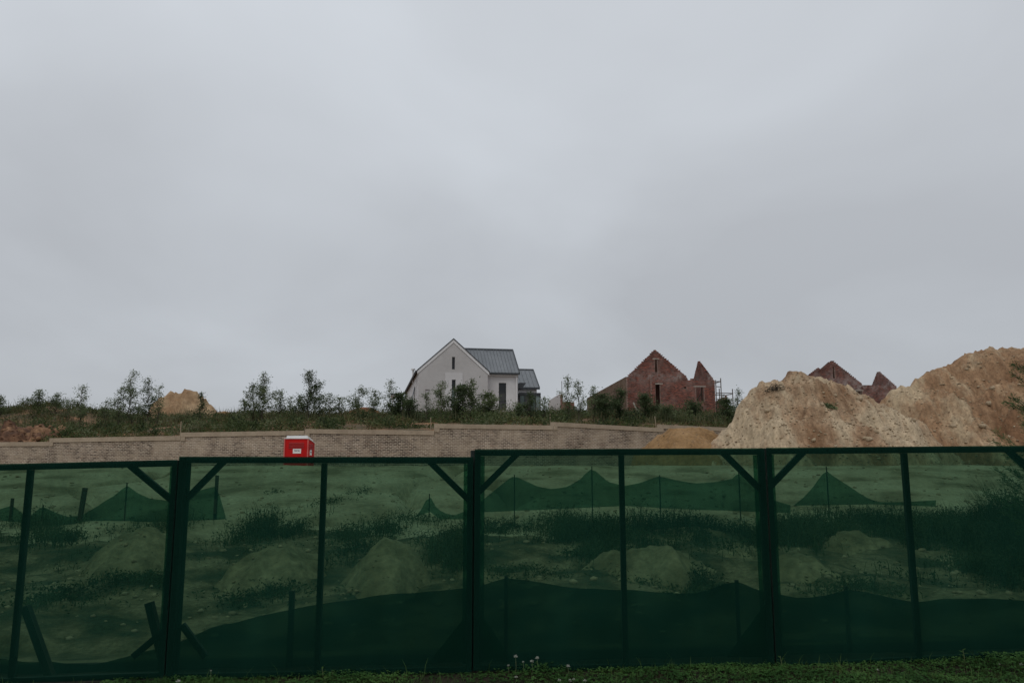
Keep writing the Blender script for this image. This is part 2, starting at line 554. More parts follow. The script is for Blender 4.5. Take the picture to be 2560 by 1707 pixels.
M['clover'] = leaf_mat('clover_leaf', [(0.016, 0.046, 0.011), (0.038, 0.095, 0.023), (0.075, 0.15, 0.038)], trans=0.25, nscale=1.5)
M['petal'] = leaf_mat('clover_petal', [(0.42, 0.42, 0.36), (0.55, 0.55, 0.50)], trans=0.3)
M['stem'] = rough_mat('flower_stem', [(0.35, (0.10, 0.13, 0.06)), (0.65, (0.16, 0.18, 0.09))], 10, bump=0)


def glass_mat(name, col, rough=0.08):
    m, n, o = new_mat(name)
    p = n.nodes.new('ShaderNodeBsdfPrincipled')
    t = n.nodes.new('ShaderNodeTexCoord')
    r = ramp_node(n, [(0.35, tuple(c * 0.85 for c in col)), (0.65, tuple(c * 1.15 for c in col))])
    n.links.new(noise_node(n, t.outputs['Object'], 1.2, 3), r.inputs[0])
    n.links.new(r.outputs[0], p.inputs['Base Color'])
    p.inputs['Roughness'].default_value = rough
    p.inputs['Specular IOR Level'].default_value = 0.35
    n.links.new(p.outputs[0], o.inputs[0])
    return m


M['glass_dark'] = glass_mat('dark_glass', (0.016, 0.017, 0.02))
M['glass_pale'] = glass_mat('pale_glass', (0.20, 0.25, 0.25))
M['glass_brown'] = glass_mat('brown_glass', (0.055, 0.052, 0.05))
M['glass_green'] = glass_mat('green_glass', (0.085, 0.12, 0.11))

# ------------------------------------------------------------------ the boundary wall line and the ground
YF = 7.0                                                  # the green fence
WJ = [(-190, 46.5, 1110, 1108), (125, 45.0, 1106, 1104), (452, 42.8, 1095, 1089), (761, 42.0, 1081, 1076),
      (1086, 42.6, 1072, 1076), (1383, 44.0, 1059, 1063.5), (1650, 47.5, 1054.5, 1069.5), (1960, 52.0, 1061, 1075)]
# joint: photograph column, distance; then the coping height left / right of the panel that ENDS there
wx = [P(j[0], 1100, j[1]).x for j in WJ]
wy = [j[1] for j in WJ]
wz = []
for i in range(1, len(WJ)):
    a, b = WJ[i - 1], WJ[i]
    wz.append((P(a[0], b[2], a[1]).z, P(b[0], b[3], b[1]).z))
wzx = [-70] + [(wx[i] + wx[i + 1]) / 2 for i in range(len(wz))] + [70]
wzz = [wz[0][0] - 0.3] + [(a + b) / 2 for a, b in wz] + [wz[-1][1]]


def yw(x):
    return float(np.interp(x, wx, wy))


def ztop(x):
    return float(np.interp(x, wzx, wzz)) - 0.22


PROF_Y = [-500, 0, 7.3, 8.2, 9.2, 10.5, 13, 18, 27.5, 28.6, 30, 33, 60]
PROF_Z = [-0.03, -0.03, -0.03, -0.12, -0.28, -0.12, 0.12, 0.55, 1.66, 1.69, 1.6, 1.05, 0.8]


def fbm(x, y, s, o=4):
    return noise.fractal(Vector((x * s, y * s, 1.3)), 1.0, 2.0, o)


GUL = [(-9.5, -4.0, 0.32, 0.25), (0.6, -2.6, 0.5, 0.4), (-3.6, 2.2, 0.28, 0.35), (5.5, 1.5, 0.22, 0.3), (-14, 3.2, 0.3, 0.4)]


def G(x, y):
    w = yw(x)
    if y < w:
        z = float(np.interp(y, PROF_Y, PROF_Z))
        k = 1.0 if y < 9 else max(0.0, 1 - (y - 9) / 9)
        z += 0.024 * max(-8, min(8, x)) * k
        if y < YF - 0.05:
            z += 0.03 * fbm(x, y, 1.3, 3)
        elif y > 8:
            z += 0.05 * fbm(x, y, 0.9, 4) * min(1, (y - 8) / 2)
            if 9.5 < y < 17.5:
                z += (0.13 * fbm(x + 9, y, 0.45, 3) + 0.07 * fbm(x, y + 4, 1.5, 3)) * min(1, (17.5 - y) / 1.5)
            if 17 < y < 28.2:
                for gx, dx, wdt, dep in GUL:
                    c = gx + dx * (y - 17) / 11 + 0.7 * math.sin(y * 0.9 + gx)
                    dd = (x - c) / (wdt * 0.7)
                    if abs(dd) < 3:
                        z -= 2.0 * dep * math.exp(-dd * dd) * min(1, (28.2 - y) / 4)
        return z
    t = max(0.0, min(1.0, (y - w - 0.3) / (67 - w)))
    z0 = ztop(x)
    zp = 5.85 + max(0, min(40, y - 66)) * 0.012
    z = z0 + (zp - z0) * (t ** 0.9)
    z += 0.22 * fbm(x, y, 0.22, 4) * min(1, (y - w) / 4)
    # the overgrown hump on the left skyline
    z += 1.15 * math.exp(-((x + 35.5) / 3.4) ** 2 - ((y - 60) / 4.0) ** 2)
    z += 0.5 * math.exp(-((x + 44.0) / 4.0) ** 2 - ((y - 60) / 4.0) ** 2)
    return z


xs = np.concatenate([np.array([-600, -400, -250, -160, -110, -80, -65]), np.arange(-54, -12, 0.7), np.arange(-12, 12, 0.2), np.arange(12, 54, 0.7),
                     np.array([56, 65, 80, 110, 160, 250, 400, 600])])
rows = [('a', v) for v in [-500, -200, -80, -30, -10, 0, 3, 5]] + [('a', v) for v in np.arange(5.6, 14, 0.14)] + [('a', v) for v in np.arange(14, 30.6, 0.25)]
rows += [('w', v) for v in np.linspace(0, 1, 10)]
rows += [('k', 0.12), ('k', 0.16)] + [('b', v) for v in np.linspace(0.0, 1, 50)] + [('a', v) for v in [72, 80, 90, 105, 130, 180, 280, 500, 900, 1400]]
gv, gm = [], []
for kind, v in rows:
    for x in xs:
        x = float(x)
        w = yw(x)
        if kind == 'a':
            y = float(v)
            z = G(x, y)
        elif kind == 'w':
            y = 31 + (w - 0.02 - 31) * float(v)
            z = G(x, y)
        elif kind == 'k':
            y = w + v
            z = 0.8 if v < 0.14 else ztop(x)
        else:
            y = w + 0.3 + (68 - w) * float(v)
            z = G(x, y)
        gv.append((x, y, z))
nx, ny = len(xs), len(rows)
gq = []
for j in range(ny - 1):
    for i in range(nx - 1):
        a = j * nx + i
        gq.append((a, a + 1, a + nx + 1, a + nx))
gmesh = np_mesh('ground', np.array(gv), np.array(gq))
for k in ('topsoil', 'graded_soil', 'bank_soil', 'rough_soil'):
    gmesh.materials.append(M[k])
idx = []
for j in range(ny - 1):
    kind, v = rows[j]
    mi = 0 if (kind == 'a' and v < 8) else (1 if (kind == 'w' or (kind == 'a' and v < 31)) else 2)
    for i in range(nx - 1):
        y = gv[j * nx + i][1]
        lim = 15.5 + 2.2 * noise.noise(Vector((xs[i] * 0.35, y * 0.2, 0.7)))
        idx.append(3 if (mi == 1 and y < lim and kind == 'a') else mi)
gmesh.polygons.foreach_set('material_index', idx)
ground = tag(smooth(link('ground', gmesh, None)), kind='structure')


def hit(px, py, y0=7.6, y1=66.0):
    """where the ray through a photograph pixel meets the ground behind the fence"""
    y = y0
    while y < y1:
        p = P(px, py, y)
        if p.z <= G(p.x, y):
            return p
        y += 0.05
    return P(px, py, y1)


# ------------------------------------------------------------------ walls with openings, and bricks laid on them
def tmap(axis):
    if axis == 'u':
        return lambda s, d, z: (s, d, z)
    return lambda s, d, z: (d, s, z)


def interp_prof(prof, s):
    for (a, za), (b, zb) in zip(prof, prof[1:]):
        if a - 1e-9 <= s <= b + 1e-9 and b > a:
            return za + (zb - za) * (s - a) / (b - a)
    return prof[-1][1]


def wall_prism(prof, zb, ops, d0, d1, axis='u', drop=0.0, mb=None):
    mb = mb or MB()
    T = tmap(axis)
    lo, hi = prof[0][0], prof[-1][0]
    cuts = sorted({round(s, 5) for s, _ in prof} | {round(o[k], 5) for o in ops for k in (0, 1) if lo < o[k] < hi})
    for a, b in zip(cuts, cuts[1:]):
        if b - a < 1e-4:
            continue
        m = (a + b) / 2
        e = (b - a) * 1e-4
        ta, tb = interp_prof(prof, a + e) - drop, interp_prof(prof, b - e) - drop
        segs = []
        z = (zb, zb)
        for o in sorted([o for o in ops if o[0] < m < o[1]], key=lambda o: o[2]):
            if o[2] > z[0] + 1e-4:
                segs.append((z, (o[2], o[2])))
            z = (o[3], o[3])
        segs.append((z, (ta, tb)))
        for (b0, b1), (t0, t1) in segs:
            if t0 <= b0 and t1 <= b1:
                continue
            pts = [T(a, d0, b0), T(b, d0, b1), T(b, d1, b1), T(a, d1, b0), T(a, d0, t0), T(b, d0, t1), T(b, d1, t1), T(a, d1, t0)]
            mb.quadbox(pts)
    return mb


def lay_bricks(prof, zb, ops, face, out, axis='u', bl=0.23, ch=0.085, mort=0.013, proud=0.009, shear=0.0, zfrom=None, r=None, ragged=False):
    """running bond; returns a list of 8-point bricks that stand a little proud of the face"""
    r = r or random.Random(3)
    T = tmap(axis)
    lo, hi = prof[0][0], prof[-1][0]
    top = max(z for _, z in prof)
    res = []
    row = 0
    z = zb
    ss = np.arange(lo, hi + 1e-6, 0.03)
    sv = np.array([p[0] for p in prof])
    zv = np.array([p[1] for p in prof])
    tops = np.interp(ss, sv, zv)
    while z < top:
        if zfrom is None or z >= zfrom:
            zm = z + ch / 2
            # ragged gables step in pairs of courses
            ok = tops > (zm + ch * 0.3 if not ragged else zb + (row // 2 * 2 + 1.9) * ch)
            for o in ops:
                if o[2] - 0.01 < zm < o[3] + 0.01:
                    ok &= ~((ss > o[0] - 0.01) & (ss < o[1] + 0.01))
            k = 0
            n = len(ss)
            while k < n:
                if not ok[k]:
                    k += 1
                    continue
                k2 = k
                while k2 + 1 < n and ok[k2 + 1]:
                    k2 += 1
                a, b = ss[k], ss[k2]
                s = math.floor((a - lo) / bl) * bl + lo - (bl / 2 if row % 2 else 0)
                while s < b:
                    s0, s1 = max(a, s + mort / 2), min(b, s + bl - mort / 2)
                    if s1 - s0 > (0.04 if not ragged else 0.11):
                        pr = proud + r.uniform(-0.004, 0.005)
                        z0, z1 = z + mort / 2 + r.uniform(-0.002, 0.002), z + ch - mort / 2 + r.uniform(-0.002, 0.002)
                        f0, f1 = face + out * 0.0, face + out * pr
                        f0 = face - out * (0.02 if not ragged else 0.2)
                        q = [(s0, f1, z0), (s1, f1, z0), (s1, f0, z0), (s0, f0, z0), (s0, f1, z1), (s1, f1, z1), (s1, f0, z1), (s0, f0, z1)]
                        res.append([T(p[0], p[1], p[2] + shear * p[0]) for p in q])
                    s += bl
                k = k2 + 1
        z += ch
        row += 1
    return res


def bricks_mb(bricks):
    mb = MB()
    for q in bricks:
        b = len(mb.v)
        mb.v += q
        mb.f += [(b, b + 1, b + 5, b + 4), (b, b + 4, b + 7, b + 3), (b + 1, b + 2, b + 6, b + 5), (b + 4, b + 5, b + 6, b + 7), (b, b + 3, b + 2, b + 1)]
    return mb


# ------------------------------------------------------------------ boundary wall
bw = thing('boundary_wall', 'long tan brick boundary wall in stepped panels with pale concrete coping', 'wall', (wx[3], wy[3], 0.8))
cand = []
ZB = 0.75
for i in range(len(WJ) - 1):
    A = Vector((wx[i], wy[i], 0))
    B = Vector((wx[i + 1], wy[i + 1], 0))
    Ln = (B - A).length - 0.012
    yaw = math.atan2(B.y - A.y, B.x - A.x)
    z0, z1 = wz[i]
    sh = (z1 - z0) / Ln
    CH = 0.24
    core = wall_prism([(0, z0 - CH), (Ln, z1 - CH)], ZB, [], 0.0, 0.22)
    core.v = [(x, y, z) for x, y, z in core.v]
    pn = link('wall_panel', core, M['mortar'], bw)
    pn.location = (A.x - wx[3], A.y - wy[3], -0.8)
    pn.rotation_euler = (0, 0, yaw)
    cp = MB()
    a0, a1 = z0 - CH + 0.003, z1 - CH + 0.003
    cp.quadbox([(0, -0.05, a0), (Ln, -0.05, a1), (Ln, 0.27, a1), (0, 0.27, a0), (0, -0.05, z0 - 0.02), (Ln, -0.05, z1 - 0.02), (Ln, 0.27, z1 - 0.02), (0, 0.27, z0 - 0.02)])
    cp.quadbox([(0, -0.03, z0 - 0.02), (Ln, -0.03, z1 - 0.02), (Ln, 0.25, z1 - 0.02), (0, 0.25, z0 - 0.02), (0, -0.03, z0), (Ln, -0.03, z1), (Ln, 0.25, z1), (0, 0.25, z0)])
    if i >= 1:
        cp.box(-0.004, 0.26, -0.047, 0.2, z0 - CH - 0.2, z0 - CH)
    link('coping', cp, M['coping'], pn)
    br = lay_bricks([(0, z0 - CH), (Ln, z0 - CH)], z0 - CH - 25 * 0.085, [], 0.0, -1, shear=sh, mort=0.024, proud=0.004, r=random.Random(i))
    far = []
    for q in br:
        c = q[0]
        p = A + Vector((c[0] * math.cos(yaw), c[0] * math.sin(yaw), c[2]))
        # the bricks that show largest: the nearest panels, and above the crest
        (cand if (i in (2, 3, 4) and c[2] > z0 - CH - 4.2 * 0.085 + sh * c[0]) else far).append((q, i, pn) if i in (2, 3, 4) and c[2] > z0 - CH - 4.2 * 0.085 + sh * c[0] else q)
    o = link('brickwork', bricks_mb(far), M['bed_brick'], pn)
    tag(o, kind='stuff')
cand = cand[:300] if len(cand) <= 300 else cand
pick = set(range(len(cand))) if len(cand) <= 300 else set(int(k) for k in np.linspace(0, len(cand) - 1, 300))
spare = {}
for k, (q, i, pn) in enumerate(cand):
    if k in pick:
        link('brick', bricks_mb([q]), M['bed_brick'], pn)
    else:
        spare.setdefault(pn.name, (pn, []))[1].append(q)
for pn, qs in spare.values():
    ob = [c for c in pn.children if c.name.startswith('brickwork')][0]
    mb = bricks_mb(qs)
    base = MB()
    base.v = [tuple(v.co) for v in ob.data.vertices]
    base.f = [tuple(p.vertices) for p in ob.data.polygons]
    off = len(base.v)
    base.v += mb.v
    base.f += [tuple(x + off for x in f) for f in mb.f]
    me = base.mesh('brickwork')
    me.materials.append(M['bed_brick'])
    ob.data = me


# ------------------------------------------------------------------ heaps of soil
def heap(name, label, sil, Yr, mat, front, back, slope=0.75, amp=0.25, dx=0.14, rnd=0.35, seed=0, base=None, block=0.0, wob=0.6, cat='soil heap', group=None, crisp=False):
    """sil: photograph points of the crest; Yr: its distance. Falls away at the angle of repose to both sides."""
    pts = [P(a, b, Yr) for a, b in sil]
    sx = [p.x for p in pts]
    sz = [p.z for p in pts]
    x0, x1 = (sx[0] - 0.35, sx[-1] + 0.8) if front > 2.35 or dx > 0.1 else (sx[0] - 1.0, sx[-1] + 1.0)
    X = np.arange(x0, x1, dx)
    S = np.concatenate([-np.linspace(front, 0, max(8, int(front / (dx * 0.9)))), np.linspace(0, back, max(5, int(back / (dx * 2.5))))[1:]])
    dr = 1.2 if front > 2.35 or dx > 0.1 else 0.95
    e0, e1 = sz[0] - dr, sz[-1] - dr
    vs = []
    for s in S:
        for x in X:
            x = float(x)
            s = float(s)
            # cones slump a little sideways on the way down
            zr = float(np.interp(x, [x0] + sx + [x1], [e0] + sz + [e1]))
            g = slope * (1 + 0.28 * noise.noise(Vector((x * 0.55, seed, 0.0))))
            d = math.sqrt(s * s + rnd * rnd) - rnd
            env = min(1.0, abs(s) / 0.8)
            z = zr - g * d
            q = Vector((x * 0.5, s * 0.35, seed * 3.1))
            z += amp * env * (noise.fractal(q * 1.6, 0.9, 2.1, 5)) * 0.9
            z += amp * 0.5 * env * (0.5 - abs(noise.noise(Vector((x * 0.9 + 0.3 * s, s * 0.16, seed)))) * 2)
            z += amp * 0.30 * noise.fractal(Vector((x * 2.6, s * 2.2, seed)), 0.7, 2.0, 4)
            z += amp * 0.55 * env * (noise.turbulence(Vector((x * 0.8 + 0.25 * s, s * 0.5, seed + 7)), 4, True) - 0.6)
            lg = noise.noise(Vector((x * 0.55, s * 0.75 + 0.5 * noise.noise(Vector((x * 0.8, 1, seed))), seed + 3)))
            z += amp * 0.6 * env * max(-0.35, min(0.35, lg * 5))
            # slumped tongues running down the slope
            tg = noise.noise(Vector((x * 1.35 + 0.22 * s, s * 0.12, seed + 11)))
            z += amp * 0.55 * env * (0.25 - abs(tg))
            z += 0.045 * noise.noise(Vector((x * 6.0, s * 5.0, seed)))
            if block:
                c = noise.cell(Vector((x * 1.7 + 0.4 * s, s * 1.1 + 0.25 * x, zr * 0.4 + seed)))
                z += block * c
            y = Yr + s + wob * noise.noise(Vector((x * 0.35, 4.4, seed)))
            vs.append((x, y, z))
    nxx, nss = len(X), len(S)
    q = []
    for j in range(nss - 1):
        for i in range(nxx - 1):
            a = j * nxx + i
            q.append((a, a + 1, a + nxx + 1, a + nxx))
    arr = np.array(vs)
    bx, by = float(arr[:, 0].mean()), Yr
    bz = G(bx, by)
    arr -= np.array([bx, by, bz])
    t = thing(name, label, cat, (bx, by, bz), 0, group)
    o = link('soil', np_mesh('soil', arr, np.array(q)), mat, t)
    if not (block or crisp):
        smooth(o)
    return t, arr.reshape(nss, nxx, 3)


def ico():
    g = (1 + 5 ** 0.5) / 2
    v = np.array([(-1, g, 0), (1, g, 0), (-1, -g, 0), (1, -g, 0), (0, -1, g), (0, 1, g), (0, -1, -g), (0, 1, -g), (g, 0, -1), (g, 0, 1), (-g, 0, -1), (-g, 0, 1)]) / 1.9
    f = np.array([(0, 11, 5), (0, 5, 1), (0, 1, 7), (0, 7, 10), (0, 10, 11), (1, 5, 9), (5, 11, 4), (11, 10, 2), (10, 7, 6), (7, 1, 8),
                  (3, 9, 4), (3, 4, 2), (3, 2, 6), (3, 6, 8), (3, 8, 9), (4, 9, 5), (2, 4, 11), (6, 2, 10), (8, 6, 7), (9, 8, 1)])
    return v, f


IV, IF = ico()


def stones_on(t, grid, n, smin, smax, mat, name, seed, stuff=True, rows_=(0.05, 1.0), flat=0.6):
    """irregular clods lying on a heap"""
    r = np.random.default_rng(seed)
    nss, nxx, _ = grid.shape
    front = grid[: max(2, int(nss * 0.75))]
    V, F = [], []
    for k in range(n):
        j = int(r.uniform(*rows_) * (front.shape[0] - 1))
        i = int(r.uniform(0.03, 0.97) * (nxx - 1))
        p = front[j, i]
        s = smin * (smax / smin) ** (r.random() ** 1.8)
        v = IV * (1 + r.uniform(-0.3, 0.3, (12, 1))) * np.array([s, s * r.uniform(0.6, 1), s * flat * r.uniform(0.7, 1.2)])
        a = r.uniform(0, 6.28)
        c, sn = math.cos(a), math.sin(a)
        v = v @ np.array([[c, sn, 0], [-sn, c, 0], [0, 0, 1]]) + p + np.array([0, 0, s * 0.12])
        if stuff:
            F.append(IF + 12 * len(V))
            V.append(v)
        else:
            link(name, np_mesh(name, v - p, IF), mat, t).location = tuple(p)
    if stuff and V:
        tag(link(name, np_mesh(name, np.concatenate(V), np.concatenate(F)), mat, t), kind='stuff')


h1 = [(1768, 1124), (1800, 1099), (1822, 1072), (1842, 1046), (1850, 1015), (1866, 992), (1882, 972), (1900, 956), (1928, 956), (1948, 962), (1958, 948), (1968, 937), (1981, 930), (2010, 935),
      (2028, 942), (2045, 943), (2075, 950), (2100, 960), (2123, 971), (2155, 995), (2188, 1012), (2236, 1036), (2256, 1050), (2300, 1078), (2350, 1110), (2400, 1150)]
t1, g1 = heap('sand_heap', 'tan sand heap with lumpy twin crest in front of the brick ruins', h1, 34.0, M['sand'], 6.0, 5.0, 0.78, 0.5, 0.10, seed=1, crisp=True)
stones_on(t1, g1, 26, 0.07, 0.20, M['stone'], 'stone', 11, stuff=False, rows_=(0.3, 1.0), flat=0.75)
stones_on(t1, g1, 2600, 0.018, 0.075, M['stone'], 'gravel', 12)
stones_on(t1, g1, 1500, 0.015, 0.06, M['clod'], 'clods', 13)
h2 = [(2130, 1150), (2170, 1075), (2190, 1020), (2208, 1000), (2222, 984), (2236, 969), (2272, 966), (2285, 947), (2305, 934), (2330, 925), (2356, 922), (2378, 906), (2398, 894), (2420, 885), (2436, 878), (2462, 871),
      (2490, 872), (2520, 869), (2548, 873), (2575, 878), (2640, 890), (2720, 925), (2800, 985), (2900, 1070)]
t2, g2 = heap('sand_heap', 'tallest red and tan sand heap, cut by the right edge of the picture', h2, 39.0, M['sand_red'], 8.8, 6.0, 0.78, 0.6, 0.11, seed=5, crisp=True)
stones_on(t2, g2, 24, 0.08, 0.22, M['stone'], 'stone', 21, stuff=False, rows_=(0.3, 1.0), flat=0.75)
stones_on(t2, g2, 3000, 0.018, 0.08, M['stone'], 'gravel', 22)
stones_on(t2, g2, 1700, 0.015, 0.065, M['clod'], 'clods', 23)
h3 = [(1590, 1130), (1612, 1116), (1640, 1096), (1668, 1076), (1690, 1072), (1712, 1070), (1740, 1068), (1752, 1068), (1775, 1082), (1800, 1090), (1830, 1100), (1870, 1120)]
t3, g3 = heap('sand_heap', 'small smooth ochre sand heap at the foot of the brick wall', h3, 36.5, M['ochre_soil'], 3.4, 2.5, 0.7, 0.3, 0.09, seed=9, crisp=True)
stones_on(t3, g3, 300, 0.015, 0.06, M['clod'], 'clods', 31)
h4 = [(385, 1030), (398, 1003), (418, 996), (432, 984), (440, 990), (448, 976), (462, 974), (478, 977), (492, 985), (506, 998), (520, 1012), (533, 1018), (537, 1040)]
t4, g4 = heap('rock_pile', 'tan earth and rock pile on the skyline left of the red toilet', h4, 64.0, M['tan_rock'], 3.5, 2.5, 0.9, 0.5, 0.16, seed=14, block=0.22, cat='rock pile')
h5 = [(-120, 1062), (-40, 1066), (0, 1070), (30, 1066), (62, 1067), (90, 1072), (120, 1073), (150, 1070), (176, 1080), (196, 1098)]
t5, g5 = heap('rock_bank', 'orange rocky bank at the left edge above the brick wall', h5, 49.5, M['orange_rock'], 3.2, 2.0, 0.42, 0.35, 0.12, seed=17, block=0.3, cat='rock bank')
stones_on(t5, g5, 26, 0.14, 0.5, M['orange_rock'], 'rock', 51, stuff=False, rows_=(0.1, 1.0))
stones_on(t5, g5, 400, 0.03, 0.12, M['orange_rock'], 'rubble', 52)
h6 = [(862, 1040), (880, 1024), (905, 1018), (930, 1019), (948, 1030), (962, 1044)]
t6, g6 = heap('soil_heap', 'rust red soil heap among the weeds left of the white house', h6, 60.0, M['rust_soil'], 2.2, 1.5, 0.7, 0.25, 0.14, seed=23)
h7 = [(520, 1040), (545, 1029), (560, 1027), (572, 1030), (585, 1042)]
t7, g7 = heap('soil_heap', 'little ochre soil heap right of the tan rock pile', h7, 64.5, M['ochre_soil'], 1.6, 1.2, 0.7, 0.15, 0.14, seed=29)
# low heaps seen through the green net
low = [([(850, 1465), (890, 1425), (925, 1372), (950, 1348), (990, 1345), (1020, 1360), (1042, 1395), (1075, 1450), (1095, 1480)], 12.2, 'rounded earth heap seen through the net of the second fence panel'),
       ([(1480, 1405), (1540, 1372), (1590, 1378), (1640, 1366), (1668, 1362), (1700, 1385), (1760, 1410), (1810, 1440)], 12.6, 'broad low earth heap behind the right half of the third fence panel'),
       ([(1770, 1390), (1800, 1374), (1850, 1374), (1880, 1390), (1905, 1420), (1930, 1450)], 13.4, 'small earth heap seen beside the third fence joint'),
       ([(1935, 1405), (1965, 1393), (2020, 1393), (2060, 1412), (2110, 1445)], 12.0, 'flat little earth heap at the left of the last fence panel'),
       ([(2080, 1345), (2110, 1332), (2180, 1336), (2220, 1350), (2270, 1385), (2300, 1420)], 14.2, 'earth heap seen through the net left of the last mullion'),
       ([(290, 1345), (330, 1325), (352, 1320), (395, 1330), (430, 1350), (470, 1400)], 13.6, 'earth heap seen through the net of the first fence panel'),
       ([(560, 1440), (600, 1400), (650, 1375), (720, 1370), (770, 1400), (810, 1450)], 12.6, 'stony low heap behind the left half of the second fence panel')]
for k, (s, Y, lb) in enumerate(low):
    t, g = heap('earth_heap', lb, s, Y, M['dark_heap'], 2.3, 1.8, 0.72, 0.34, 0.06, rnd=0.25, seed=40 + k, wob=0.2, crisp=True, group='low earth heaps behind the green fence')
    stones_on(t, g, 130, 0.012, 0.05, M['clod'], 'clods', 70 + k)

r = np.random.default_rng(61)
for (px, py, Y, sz, mt, nm, lb, ct) in ((1940, 985, 32.9, 0.42, 'dark_timber', 'dead_brush', 'dark dead brush lying on the left crest of the nearer sand heap', 'brush'),
                                        (2068, 1032, 31.6, 0.22, 'leaf', 'plant_scrap', 'green plant scrap lying half way down the nearer sand heap', 'plant')):
    p = P(px, py, Y)
    # drop it on to the heap
    gx = g1.reshape(-1, 3) + np.array(t1.location)
    k = int(np.argmin((gx[:, 0] - p.x) ** 2 + (gx[:, 1] - p.y) ** 2))
    C = r.normal(size=(260, 3)) * np.array([sz * 0.55, sz * 0.3, sz * 0.18])
    D = r.normal(size=(260, 3))
    V, Q = leaves(C, D, 0.16, 0.025 if nm == 'dead_brush' else 0.04, r)
    o = link(nm, np_mesh(nm, V, Q), M[mt])
    o.location = tuple(gx[k] + np.array([0, -0.03, 0.03]))
    tag(o, lb, ct)
    if nm == 'dead_brush':
        o['kind'] = 'stuff'

# ------------------------------------------------------------------ white house
O = P(1134, 1042, 70)
zpl = 5.8
WH = Frame(O.x, O.y, zpl, R(10.3))
wh = thing('white_house', 'finished white plastered house with grey metal roof and slit windows', 'house', (O.x, O.y, zpl), WH.yaw)


def rectv(fr, x0, y0, x1, y1, v=0.0):
    ym, xm = (y0 + y1) / 2, (x0 + x1) / 2
    return (fr.onv(x0, ym, v)[0], fr.onv(x1, ym, v)[0], fr.onv(xm, y1, v)[1], fr.onv(xm, y0, v)[1])


uL, zE = WH.onv(1046.7, 924)
uR, _ = WH.onv(1219.6, 927)
uA, zA = WH.onv(1134, 849)
zA = max(zA, zE + 2)
op_up = rectv(WH, 1130, 892, 1137.3, 923)
op_mid = rectv(WH, 1129, 949, 1138.5, 1019)
op_sm = rectv(WH, 1063, 973, 1074.5, 997)
gp = [(uL, zE), (uA, zA), (uR, zE)]
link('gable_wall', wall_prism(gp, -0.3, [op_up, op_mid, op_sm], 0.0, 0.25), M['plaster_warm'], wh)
pl = rectv(WH, 1112, 933, 1156, 1042)
link('raised_panel', wall_prism([(pl[0], pl[3]), (pl[1], pl[3])], -0.3, [op_mid], -0.07, -0.002), M['plaster'], wh)


def window(parent, op, v, rows_=1, glasses=('glass_dark',), frm='frame_dark', fw=0.05, name='window', axis='u', recess=0.1):
    T = tmap(axis)
    a, b, z0, z1 = op
    f = MB()

    def bx(s0, s1, d0, d1, c0, c1):
        p = [T(s0, d0, c0), T(s1, d0, c0), T(s1, d1, c0), T(s0, d1, c0), T(s0, d0, c1), T(s1, d0, c1), T(s1, d1, c1), T(s0, d1, c1)]
        f.quadbox(p)
    d0, d1 = v + recess, v + recess + 0.06
    bx(a, a + fw, d0, d1, z0, z1)
    bx(b - fw, b, d0, d1, z0, z1)
    bx(a + fw, b - fw, d0, d1, z0, z0 + fw)
    bx(a + fw, b - fw, d0, d1, z1 - fw, z1)
    ys = [z0 + fw + (z1 - z0 - 2 * fw) * k / rows_ for k in range(rows_ + 1)]
    for k in range(1, rows_):
        bx(a + fw, b - fw, d0, d1, ys[k] - fw / 2, ys[k] + fw / 2)
    w = link(name, f, M[frm], parent)
    for k in range(rows_):
        g = MB()
        e0 = ys[k] + (fw / 2 if k else 0)
        e1 = ys[k + 1] - (fw / 2 if k < rows_ - 1 else 0)
        p = [T(a + fw, v + recess + 0.03, e0), T(b - fw, v + recess + 0.03, e0), T(b - fw, v + recess + 0.045, e0), T(a + fw, v + recess + 0.045, e0)]
        p += [(q[0], q[1], q[2] + e1 - e0) for q in p]
        g.quadbox(p)
        link('pane', g, M[glasses[k % len(glasses)]], w)
    return w


window(wh, op_up, 0.0)
window(wh, op_mid, 0.0, 3, ('glass_pale', 'glass_pale', 'glass_dark'))
s_ = MB()
s_.box(op_sm[0], op_sm[1], 0.12, 0.16, op_sm[2], op_sm[3])
tag(link('blank_niche', s_, M['plaster'], wh))
# barge bands along the gable, proud of the wall
slope = (zA - zE) / (uA - uL)
for sgn in (-1, 1):
    ue = uL if sgn < 0 else uR
    oh = 0.12 * sgn
    b = MB()
    bw_ = 0.30
    za_, ze_ = zA + 0.03, zE + 0.03 - abs(oh) * slope
    b.quadbox([(ue + oh, -0.05, ze_ - bw_), (uA, -0.05, za_ - bw_), (uA, -0.003, za_ - bw_), (ue + oh, -0.003, ze_ - bw_),
               (ue + oh, -0.05, ze_), (uA, -0.05, za_), (uA, -0.003, za_), (ue + oh, -0.003, ze_)])
    link('barge_band', b, M['white_trim'], wh)
LEN = 24.0


def slab(pts4, th):
    """roof slab: four corner points (eave a, eave b, ridge b, ridge a), thickness th upward"""
    m = MB()
    m.quadbox([Vector(p) for p in pts4] + [Vector(p) + Vector((0, 0, th)) for p in pts4])
    return m


roofm = MB()
oh = 0.18
ze = zE - oh * slope + 0.04
rl = slab([(uL - oh, -0.09, ze), (uA, -0.09, zA + 0.04), (uA, LEN, zA + 0.04), (uL - oh, LEN, ze)], 0.09)
rr_ = slab([(uA, -0.09, zA + 0.04), (uR + oh, -0.09, ze), (uR + oh, LEN, ze), (uA, LEN, zA + 0.04)], 0.09)
ro = link('roof', rl, M['roof_edge'], wh)
link('roof', rr_, M['roof_edge'], wh)
g_ = MB()
g_.box(uL - oh - 0.12, uL - oh - 0.005, 0.1, LEN, ze - 0.08, ze + 0.05)
link('gutter', g_, M['roof_edge'], wh)
